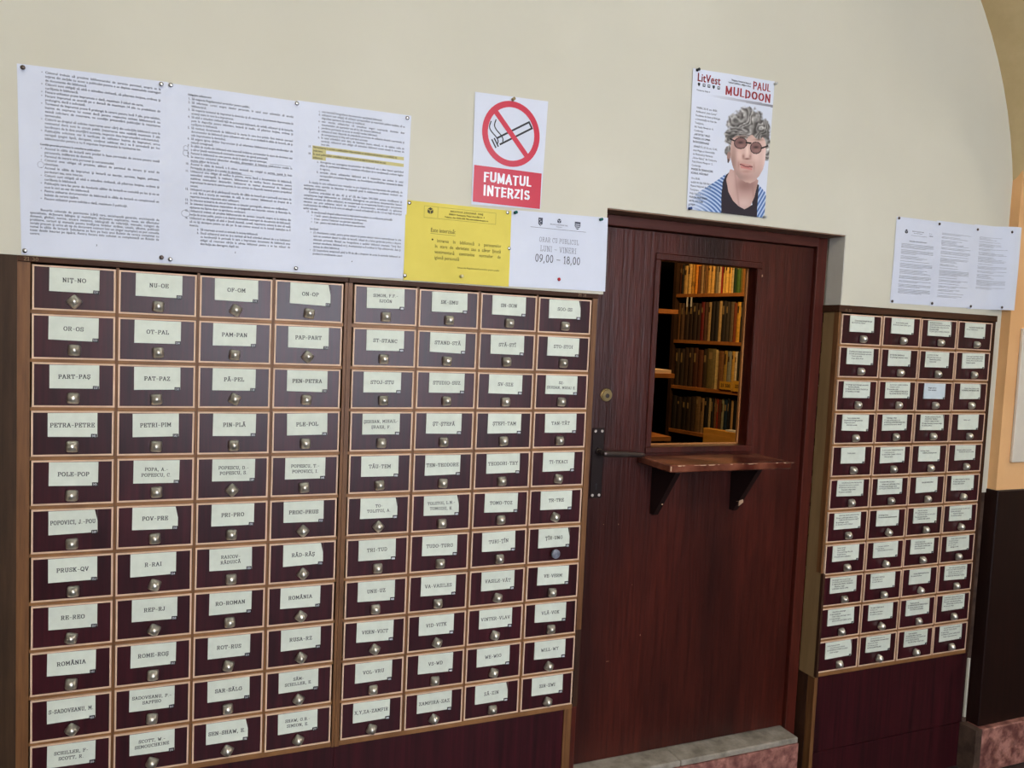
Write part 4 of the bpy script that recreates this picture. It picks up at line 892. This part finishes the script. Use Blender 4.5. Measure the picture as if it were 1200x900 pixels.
    # glasses
    for (gx, gy, rx, ry) in ((214, 346, 44, 38), (326, 379, 40, 40)):
        q = np.sqrt(((X-gx)/rx)**2+((Y-gy)/ry)**2); paint(q < 1.0, (116, 84, 82), .88); paint((q < 1.0)*soft(gx, gy-4, 18, 9), (48, 34, 34), .85); paint((q < 1.0)*soft(gx+6, gy+18, 26, 12), (158, 120, 114), .6)
        paint((q > .96) & (q < 1.09), (44, 34, 36))
    def seg(x1, y1, x2, y2, w_, c):
        t = np.clip(((X-x1)*(x2-x1)+(Y-y1)*(y2-y1))/((x2-x1)**2+(y2-y1)**2), 0, 1); paint(np.hypot(X-x1-t*(x2-x1), Y-y1-t*(y2-y1)) < w_, c)
    seg(256, 342, 288, 346, 6, (34, 26, 28)); seg(170, 330, 140, 316, 5, (34, 26, 28)); seg(366, 382, 412, 366, 6, (34, 26, 28))
    # grey bar under the name
    bar = (Y > 4+.171*(X-8)) & (Y < 22+.171*(X-8)) & (X > 0); paint(bar, (150, 152, 160), 1.0) if False else paint(bar*np.clip((X-0)/420., 0, 1), (128, 128, 136), .9)
    img = np.clip(img, 0, 255)/255.
    L = np.where(img <= .04045, img/12.92, ((img+.055)/1.055)**2.4)
    # mesh
    def P(u, v): return (1-v)*((1-u)*ax+u*bx)+v*((1-u)*dx+u*cx_), (1-v)*((1-u)*az+u*bz)+v*((1-u)*dz+u*cz_)
    def surf(x, z): return -.0035-.004*math.sin(min(1, max(0, (x-1.70)/.3))*PI)**2*.5
    mb = MB()
    for j in range(NV+1):
        for i in range(NU+1):
            x, z = P(i/NU, j/NV); mb.v.append((x, surf(x, z), z))
    for j in range(NV):
        for i in range(NU):
            q = j*(NU+1)+i; mb.f.append((q, q+NU+1, q+NU+2, q+1)); mb.m.append(0)
    nface = len(mb.f)
    kw = dict(surf=surf, y=-.0006)
    put(mb, "LitVest", 1.7145, 2.353, .0230, HEAVY, 1, 'L', 1, width=.083, **kw)
    put(mb, "PAUL", 1.919, 2.3615, .0225, BLOCKT, 1, 'L', 1.16, width=.070, **kw)
    put(mb, "MULDOON", 1.817, 2.3295, .0245, BLOCKT, 1, 'L', 1.3, width=.176, **kw)
    put(mb, "Timişoara, Festival de literatură", 1.911, 2.3725, .0048, HEAVY, 2, 'R', 1, width=.075, **kw); put(mb, "Lecturi publice, ediţia a doua", 1.911, 2.3645, .0048, HEAVY, 2, 'R', 1, width=.085, **kw)
    put(mb, "Timişoara, Ediţia II", 1.714, 2.325, .0042, SANS, 3, 'L', 1, width=.048, **kw)
    for k in range(5):   # row of small sponsor emblems
        x = 1.7175+k*.0175; z = 2.3435
        poly(mb, [(x, z+.005), (x+.008, z+.005), (x+.008, z-.001), (x+.004, z-.006), (x, z-.001)] if k in (0, 3) else [(x, z+.005), (x+.009, z+.005), (x+.009, z-.004), (x, z-.004)], 2 if k in (0, 3) else 3, surf=surf)
        if k not in (0, 3): poly(mb, [(x+.002, z+.003), (x+.007, z+.003), (x+.007, z-.001), (x+.002, z-.001)], 4, y=-.0009, surf=surf)
    blocks = [(2.273, [("VINERI, 26.10, ora 18.00,", 0), ("Amfiteatrul „Ioan Curea”", 0), ("Facultatea de litere şi filologie", 0), ("a Universităţii de Vest din", 0), ("Timişoara,", 0), ("Bd. Vasile Pârvan nr. 4,", 0), ("Conferinţa:", 0), ("„ARTISTUL” MUZ:", 1), ("POEZIA CU LIMBA", 1), ("ÎN ÎNTÂMPINARE", 1)]),
              (2.159, [("SÂMBĂTĂ, 27.10, ora 12.00,", 0), ("Aula Magna a Universităţii", 0), ("de Medicină şi Farmacie", 0), ("„Victor Babeş” din Timişoara,", 0), ("Piaţa Eftimie Murgu nr. 2,", 0), ("Conferinţa:", 0), ("POEZIE ÎN TRADUCERE", 1), ("SCRISUL MĂSURAT", 1)]),
              (2.065, [("Ora 20.00,", 0), ("spaţiul din faţa Sălii Baroce,", 0), ("Muzeul Naţional de Artă", 0), ("Timişoara,", 0), ("Piaţa Unirii nr. 1,", 0), ("POEZIA PRIETENIEI:", 1), ("ARTE, LECTURI", 1), ("şi FILM", 1)])]
    for z, L2 in blocks:
        for k, (s, b) in enumerate(L2):
            x = 1.7175-.0006*k-(2.273-z)*.02; put(mb, s, x, z-.0112*k, .0056, HEAVY if b else SANS, 2 if b else 3, 'L', .86, width=.082 if b else .088, **kw)
    me = bpy.data.meshes.new('poster'); me.from_pydata(mb.v, [], mb.f)
    pm = bpy.data.materials.new('poster_print'); pm.use_nodes = True; nt = pm.node_tree; at = nt.nodes.new('ShaderNodeVertexColor'); at.layer_name = 'print'
    nt.links.new(at.outputs['Color'], nt.nodes['Principled BSDF'].inputs['Base Color']); nt.nodes['Principled BSDF'].inputs['Roughness'].default_value = .45; nt.nodes['Principled BSDF'].inputs['Specular IOR Level'].default_value = .3
    for m in (pm, REDT, INK, INKG, SHEET): me.materials.append(m)
    me.polygons.foreach_set('material_index', mb.m)
    ca_ = me.color_attributes.new('print', 'FLOAT_COLOR', 'CORNER')
    nl = len(me.loops); arr = np.ones((nl, 4), np.float32)
    arr[:nface*4, :3] = np.repeat(L.reshape(-1, 3), 4, axis=0)
    ca_.data.foreach_set('color', arr.ravel()); me.update()
    o = bpy.data.objects.new('portrait_poster', me); C.objects.link(o)
    tag(o, 'poster with a grey-haired man in round glasses and blue striped jacket', 'poster')
poster()

# ------------------------------------------------------------------ pins
def pin_mesh(kind):
    mb = MB()
    if kind == 'tack': prof = ((0, .0048), (.0008, .0050), (.0018, .0044), (.0026, .0030), (.0029, .0008))
    else: prof = ((0, .0042), (.0015, .0045), (.002, .0026), (.0075, .0022), (.0082, .0042), (.0105, .0044), (.0112, .0010))
    mb.rings([[(r*math.cos(2*PI*k/16), -h, r*math.sin(2*PI*k/16)) for k in range(16)] for h, r in prof])
    return mb
PM = {}
def pin(x, z, kind, col, label, y=-.0062):
    key = (kind, col)
    if key not in PM: PM[key] = mesh('thumbtack', pin_mesh(kind), {'silver': STEEL, 'dark': DSTEEL, 'gold': BRASS}.get(col) or mat('pin_'+col, {'green': (16, 92, 84), 'red': (176, 20, 36), 'blue': (24, 62, 128), 'black': (20, 20, 22), 'clear': (196, 196, 190), 'cream': (214, 204, 150)}[col], .25), smooth=True)
    o = bpy.data.objects.new('push_pin' if kind == 'push' else 'thumbtack', PM[key]); C.objects.link(o); o.location = (x, y, z); tag(o, label, 'pin', 'pins holding the papers')
for x, z, lab, c in ((-.015, 2.105, 'dark tack at the top left corner of the leftmost rules sheet', 'dark'), (.258, 2.113, 'silver tack at top right of the leftmost rules sheet', 'silver'), (.278, 2.114, 'silver tack at top left of the second rules sheet', 'silver'),
    (-.010, 1.7135, 'silver tack at the bottom left of the leftmost rules sheet', 'silver'), (.264, 1.720, 'dark tack at bottom right of the leftmost rules sheet', 'dark'), (.2825, 1.717, 'silver tack at bottom left of the second rules sheet', 'silver'),
    (.560, 2.1145, 'silver tack at the top between second and third rules sheets', 'silver'), (.836, 2.119, 'silver tack at the top right of the third rules sheet', 'silver'), (.568, 1.7165, 'silver tack at the bottom between second and third rules sheets', 'silver'),
    (.849, 1.905, 'silver tack in the top left corner of the yellow notice', 'silver'), (.844, 1.7175, 'silver tack in the bottom left corner of the yellow notice', 'silver'), (1.124, 1.907, 'silver tack in the top right corner of the yellow notice', 'silver'), (1.1335, 1.811, 'silver tack on the right edge of the yellow notice', 'silver')):
    pin(x, z, 'tack', c, lab)
pin(1.125, 2.209, 'push', 'gold', 'brass-coloured pin at the top of the no smoking sign')
pin(1.146, 1.909, 'push', 'green', 'green push pin at the left top of the opening hours notice'); pin(1.411, 1.915, 'push', 'green', 'green push pin at the right top of the opening hours notice')
pin(1.289, 1.737, 'tack', 'red', 'red pin at the bottom of the opening hours notice'); pin(.998, 1.726, 'push', 'cream', 'pale push pin at the lower middle of the yellow notice')
pin(1.711, 2.383, 'push', 'black', 'black push pin at the top left of the portrait poster'); pin(2.0, 2.388, 'push', 'clear', 'clear push pin at the top right of the portrait poster')
pin(1.711, 1.976, 'push', 'blue', 'blue push pin at the bottom left of the portrait poster'); pin(1.992, 1.978, 'push', 'clear', 'clear push pin at the bottom right of the portrait poster')
for x, z, lab in ((2.564, 2.029, 'top left of the leftmost small sheet'), (2.757, 2.027, 'top between leftmost and middle small sheets'), (2.95, 2.025, 'top between middle and rightmost small sheets'), (2.561, 1.746, 'bottom left of the leftmost small sheet'), (2.751, 1.749, 'bottom between leftmost and middle small sheets'), (2.946, 1.749, 'bottom between middle and rightmost small sheets')):
    pin(x, z, 'tack', 'dark', 'dark tack at the '+lab)
pin(3.094, 2.026, 'tack', 'dark', 'dark tack at the top right of the rightmost small sheet', -.033); pin(3.078, 1.752, 'tack', 'dark', 'dark tack at the bottom right of the rightmost small sheet', -.030)

# ------------------------------------------------------------------ notice board on the pier
nb = thing('notice_board', 'white framed board hanging on the ochre pier at the right edge', 'board', (3.178, -.037, 1.18))
mb = MB(); mb.box(0, .62, -.012, 0, 0, .50, bev=.002); obj('board', mb, mat('board_white', (214, 206, 190), .5), nb)
mb = MB(); mb.box(.045, .55, -.0135, -.0121, .19, .47); obj('photo', mb, mat('photo_grey', (96, 100, 98), .5), nb)

# ------------------------------------------------------------------ book room behind the door
w = MB(); w.box(.4, 5.4, .262, .3, 0, 1.2+0*1); w.box(.4, 1.40, .262, .3, 1.2, 3.2); w.box(2.36, 5.4, .262, .3, 1.2, 3.2); w.box(1.40, 2.36, .262, .3, 2.0, 3.2)
w.box(.3, .4, .262, 4.9, 0, 3.2); w.box(5.4, 5.5, .262, 4.9, 0, 3.2); w.box(.3, 5.5, 4.9, 5.0, 0, 3.2)
w2 = MB(); w2.box(.3, 5.5, .262, 5.0, 3.2, 3.3)
# leave the doorway itself open
w = MB()
w.box(.4, 1.40, .262, .3, 0, 3.2); w.box(2.36, 5.4, .262, .3, 0, 3.2); w.box(1.40, 2.36, .262, .3, 2.0, 3.2)
w.box(.3, .4, .262, 4.9, 0, 3.2); w.box(5.4, 5.5, .262, 4.9, 0, 3.2); w.box(.3, 5.5, 4.9, 5.0, 0, 3.2)
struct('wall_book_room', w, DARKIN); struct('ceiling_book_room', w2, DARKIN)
A0 = Vector((3.48, 1.83, 0)); th = math.radians(11.5)
def place(o): o.location = A0; o.rotation_euler = (0, 0, th)
# local frame of the bookcase: +y runs away along the shelf, front faces -x
bc = thing('bookcase', 'tall wooden bookcase full of books seen through the hatch', 'bookcase'); place(bc)
SZ = [2.215, 1.885, 1.582, 1.278, .985, .66, .33]
for z in SZ:
    mb = MB(); mb.box(.002, .24, -.30, .648, z-.022, z, bev=.001); obj('shelf_board', mb, SHELFW, bc)
mb = MB(); mb.box(0, .25, .65, .675, 0, 2.5); obj('upright', mb, SHELFD, bc)
mb = MB(); mb.box(0, .25, -.325, -.301, 0, 2.5); obj('upright', mb, SHELFW, bc)
mb = MB(); mb.box(.25, .262, -.325, .675, 0, 2.5); obj('back_panel', mb, SHELFD, bc)
RW = [('top', 1.885, .205, [((90,50,30),.022,.20),((30,28,26),.016,.195),((214,176,110),.034,.19),((226,188,112),.026,.2),((236,180,84),.030,.205),((232,150,50),.024,.2),((110,64,34),.016,.18),((170,140,100),.022,.2),((150,118,76),.020,.2),((130,92,52),.014,.19),((222,176,96),.026,.205),((228,182,100),.026,.2),((132,110,66),.016,.2),((140,132,110),.016,.198),((218,196,150),.022,.2),((150,34,28),.010,.2),((236,196,108),.022,.2),((238,198,104),.022,.2),((230,186,96),.022,.2),((216,196,148),.018,.2),((26,60,40),.020,.2),((70,110,52),.026,.198),((120,110,48),.016,.2),((150,104,48),.016,.2),((222,190,140),.018,.2),((150,96,58),.030,.2)]),
      ('second', 1.582, .25, [((116,84,56),.030,.24),((84,62,46),.030,.24),((58,44,38),.036,.245),((54,40,36),.036,.245),((50,38,34),.036,.245),((60,42,38),.030,.245),((110,34,36),.030,.25),((84,56,44),.022,.25),((176,150,108),.028,.25),((44,40,40),.034,.25),((40,38,38),.030,.25),((188,160,112),.022,.252),((48,44,42),.034,.25),((62,56,50),.026,.25),((110,96,80),.030,.25),((128,64,38),.022,.245),((220,172,72),.030,.25),((52,46,40),.020,.25),((214,196,150),.026,.26),((206,186,140),.020,.262)]),  # left books of this and next two shelves: shade put into darker spines
      ('third', 1.278, .255, [((60,50,42),.034,.25),((56,46,40),.034,.25),((70,54,44),.034,.25),((64,48,40),.034,.25),((80,48,38),.034,.25),((96,58,44),.034,.25),((70,58,46),.034,.25),((124,112,76),.060,.25),((196,178,130),.012,.25),((130,92,58),.036,.25),((176,146,76),.028,.25),((140,146,142),.028,.25),((206,166,84),.020,.25),((226,214,190),.018,.25),((40,40,36),.014,.245),((72,92,56),.018,.24),((150,84,50),.030,.245)]),
      ('fourth', .985, .235, [((44,40,38),.040,.22),((50,42,38),.040,.22),((40,36,34),.040,.22),((56,46,40),.040,.225),((66,52,44),.038,.225),((120,96,70),.046,.23),((150,122,88),.030,.232),((28,28,30),.034,.235),((164,152,122),.022,.238),((34,36,38),.024,.235),((118,84,64),.018,.235),((150,60,44),.020,.238),((84,52,44),.018,.235),((140,146,126),.022,.238),((28,54,82),.034,.24),((24,30,40),.018,.24),((176,146,104),.020,.24),((26,28,32),.034,.24),((222,210,190),.014,.242),((150,140,120),.020,.242),((200,180,140),.016,.242)]),
      ('lowest lit', .66, .24, [((70,58,44),.04,.23),((110,92,60),.04,.23),((60,50,42),.04,.23),((130,108,70),.04,.23),((80,64,50),.04,.23)])]
BM = {}
ORD = "first second third fourth fifth sixth seventh eighth ninth tenth eleventh twelfth thirteenth fourteenth fifteenth sixteenth seventeenth eighteenth nineteenth twentieth twenty-first twenty-second twenty-third twenty-fourth twenty-fifth twenty-sixth twenty-seventh".split()
def cname(c):
    r_, g_, b_ = c; v = sum(c)/3
    if v < 62: return 'near-black' if max(c)-min(c) < 16 else ('dark blue' if b_ > r_ else 'dark brown')
    if r_ > 100 and g_ < 70 and b_ < 60: return 'red'
    if g_ > r_: return 'green' if b_ < g_-10 else 'grey'
    if max(c)-min(c) < 24: return 'grey'
    if r_ > 195 and b_ > 125: return 'cream'
    if r_ > 195: return 'golden yellow' if g_ > 160 else 'orange'
    return 'tan' if v > 105 else 'brown'
rb = random.Random(19)
ROT = Matrix.Rotation(th, 4, 'Z')
for (rn, zb, mh, bl) in RW:
    tot = sum(b[1] for b in bl); sc = .60/tot if rn != 'lowest lit' else 1.0; y = .645
    for k, (c, wd_, hh) in enumerate(bl):
        wv = wd_*sc; h = hh+rb.uniform(-.006, .006) if rn != 'top' else hh*.985+rb.uniform(-.005, .004); g = .0008
        bs = BM.get(c)
        if not bs: bs = BM[c] = grain('spine_%d_%d_%d' % c, tuple(int(q*.86) for q in c), c, .6, .3, scale=(1, 1, 3), nscale=30, bump=0)
        mb = MB(); dep = rb.uniform(.0, .012); a, b = -wv+g, -g
        prof = [(.17, a), (.17, b), (.008+dep, b), (.002+dep, b-wv*.2), (dep, (a+b)/2), (.002+dep, a+wv*.2), (.008+dep, a)]
        lean = 0.0
        mb.rings([[(x, yy, 0) for x, yy in prof], [(x, yy, h) for x, yy in prof]])
        bi = 0
        if wv > .017 and rb.random() < .6:      # title band on the spine
            z1, z2 = h*rb.uniform(.62, .8), h*rb.uniform(.82, .92)
            mb.quad([(dep-.0004, a+wv*.3, z1), (dep-.0004, b-wv*.3, z1), (dep-.0004, b-wv*.3, z2), (dep-.0004, a+wv*.3, z2)], 1)
        if wv > .02 and rn == 'top' and k in (4, 5):
            for q in (0, 1): mb.quad([(dep-.0008, a+wv*(.3+.3*q), h*.25), (dep-.0008, a+wv*(.42+.3*q), h*.25), (dep-.0008, a+wv*(.42+.3*q), h*.40), (dep-.0008, a+wv*(.3+.3*q), h*.40)], 1)
        o = obj('book', mb, [bs, mat('spine_print_dark' if sum(c) > 330 else 'spine_print_light', (70, 50, 34) if sum(c) > 330 else (150, 128, 90), .6)])
        o.location = A0+ROT @ Vector((.012, y, zb+.0004)); o.rotation_euler = (0, 0, th)
        nm = 'spine, %s book from left, %s shelf of the lit bookcase' % (ORD[k], rn)
        tag(o, cname(c)+' '+nm, 'book', 'books on the lit bookcase')
        y -= wv
# yellow shelf cards with numbers, orange tag, hanging white tags
def local_flat(name, label, cat, y0_, y1_, z0_, z1_, m, txt=None, xo=-.006):
    mb = MB(); mb.box(xo, xo+.002, y0_, y1_, z0_, z1_)
    ms = [m, INK]
    if txt:
        tb = MB(); put(tb, txt, 0, 0, .020, HEAVY, 1, 'C', .9, width=(y1_-y0_)*.8)
        # rotate lettering so that it faces -x, reading towards -y
        V = [(xo-.0006, (y0_+y1_)/2-x, (z0_+z1_)/2-.010+z) for (x, y_, z) in tb.v]
        mb.flat(V, tb.f, 1)
    o = obj(name, mb, ms); place(o); tag(o, label, cat); return o
YC = mat('yellow_card', (206, 160, 58), .6)
local_flat('shelf_card', 'yellow shelf card numbered 25 500 in front of books on the third shelf', 'card', .128, .222, 1.285, 1.335, YC, '25 500')
local_flat('shelf_card', 'yellow shelf card numbered 25 600, nearest the hatch edge', 'card', .0, .120, 1.280, 1.345, YC, '25 600')
local_flat('shelf_tag', 'orange tag standing out from the third shelf books', 'tag', -.01, .055, 1.43, 1.455, mat('orange_tag', (226, 110, 40), .5))
for q in (.50, .535): local_flat('shelf_tag', 'white tag hanging below the top shelf, %s of two' % ('right one' if q < .52 else 'left one'), 'tag', q, q+.012, 1.80, 1.862, WHITEI, xo=-.002)
# pale plywood cupboard end in front of the case
cp = thing('plywood_locker', 'pale yellow plywood locker standing before the lowest shelves', 'cupboard'); place(cp)
mb = MB(); mb.box(-.060, -.009, -.30, .285, .0, 1.034, bev=.002); obj('body', mb, BOARDW, cp)
mb = MB(); mb.box(-.0625, -.0605, -.29, .280, .05, 1.0); obj('door', mb, BOARDW, cp)
mb = MB(); mb.box(-.057, -.012, -.06, .11, 1.0345, 1.044); o = obj('paper_stack', mb, WHITEI); place(o); tag(o, 'small stack of white paper on the plywood locker', 'paper')
# nearer empty bookcase on the left
b2 = thing('bookcase', 'dark bookcase with orange board ends at the left of the hatch', 'bookcase', (1.75, 1.42, 0))
for z in (2.05, 1.735, 1.405, 1.078, .75): mb = MB(); mb.box(.02, .915, 0, .26, z-.022, z); obj('shelf_board', mb, SHELFW, b2)
mb = MB(); mb.box(0, .018, 0, .26, 0, 2.3); obj('upright', mb, SHELFD, b2)
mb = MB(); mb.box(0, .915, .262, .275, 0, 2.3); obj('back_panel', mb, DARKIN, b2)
mb = MB(); mb.box(2.50, 2.65, 1.43, 1.60, 1.4055, 1.424); o = obj('paper_box', mb, mat('cream_box', (230, 206, 180), .6)); tag(o, 'flat cream paper box lying on the left bookcase board', 'box')
# pendant lamp lighting the book room
pl = thing('pendant_lamp', 'warm pendant lamp above the lit bookcase', 'lamp', (2.86, 1.12, 2.62))
mb = MB(); mb.rings([[(r*math.cos(2*PI*k/20), r*math.sin(2*PI*k/20), z) for k in range(20)] for z, r in ((0, .16), (.05, .12), (.11, .03), (.13, .02))], cap0=False); obj('shade', mb, DSTEEL, pl)
mb = MB(); mb.cyl((0, 0, .13), (0, 0, .58), .004, n=8); obj('cord', mb, BLACK, pl)
ld = bpy.data.lights.new('bulb_light', 'POINT'); ld.energy = ROOM_W; ld.color = (1.0, .60, .24); ld.shadow_soft_size = .05
lo = bpy.data.objects.new('bulb_light', ld); C.objects.link(lo); lo.location = (2.86, 1.12, 2.60)
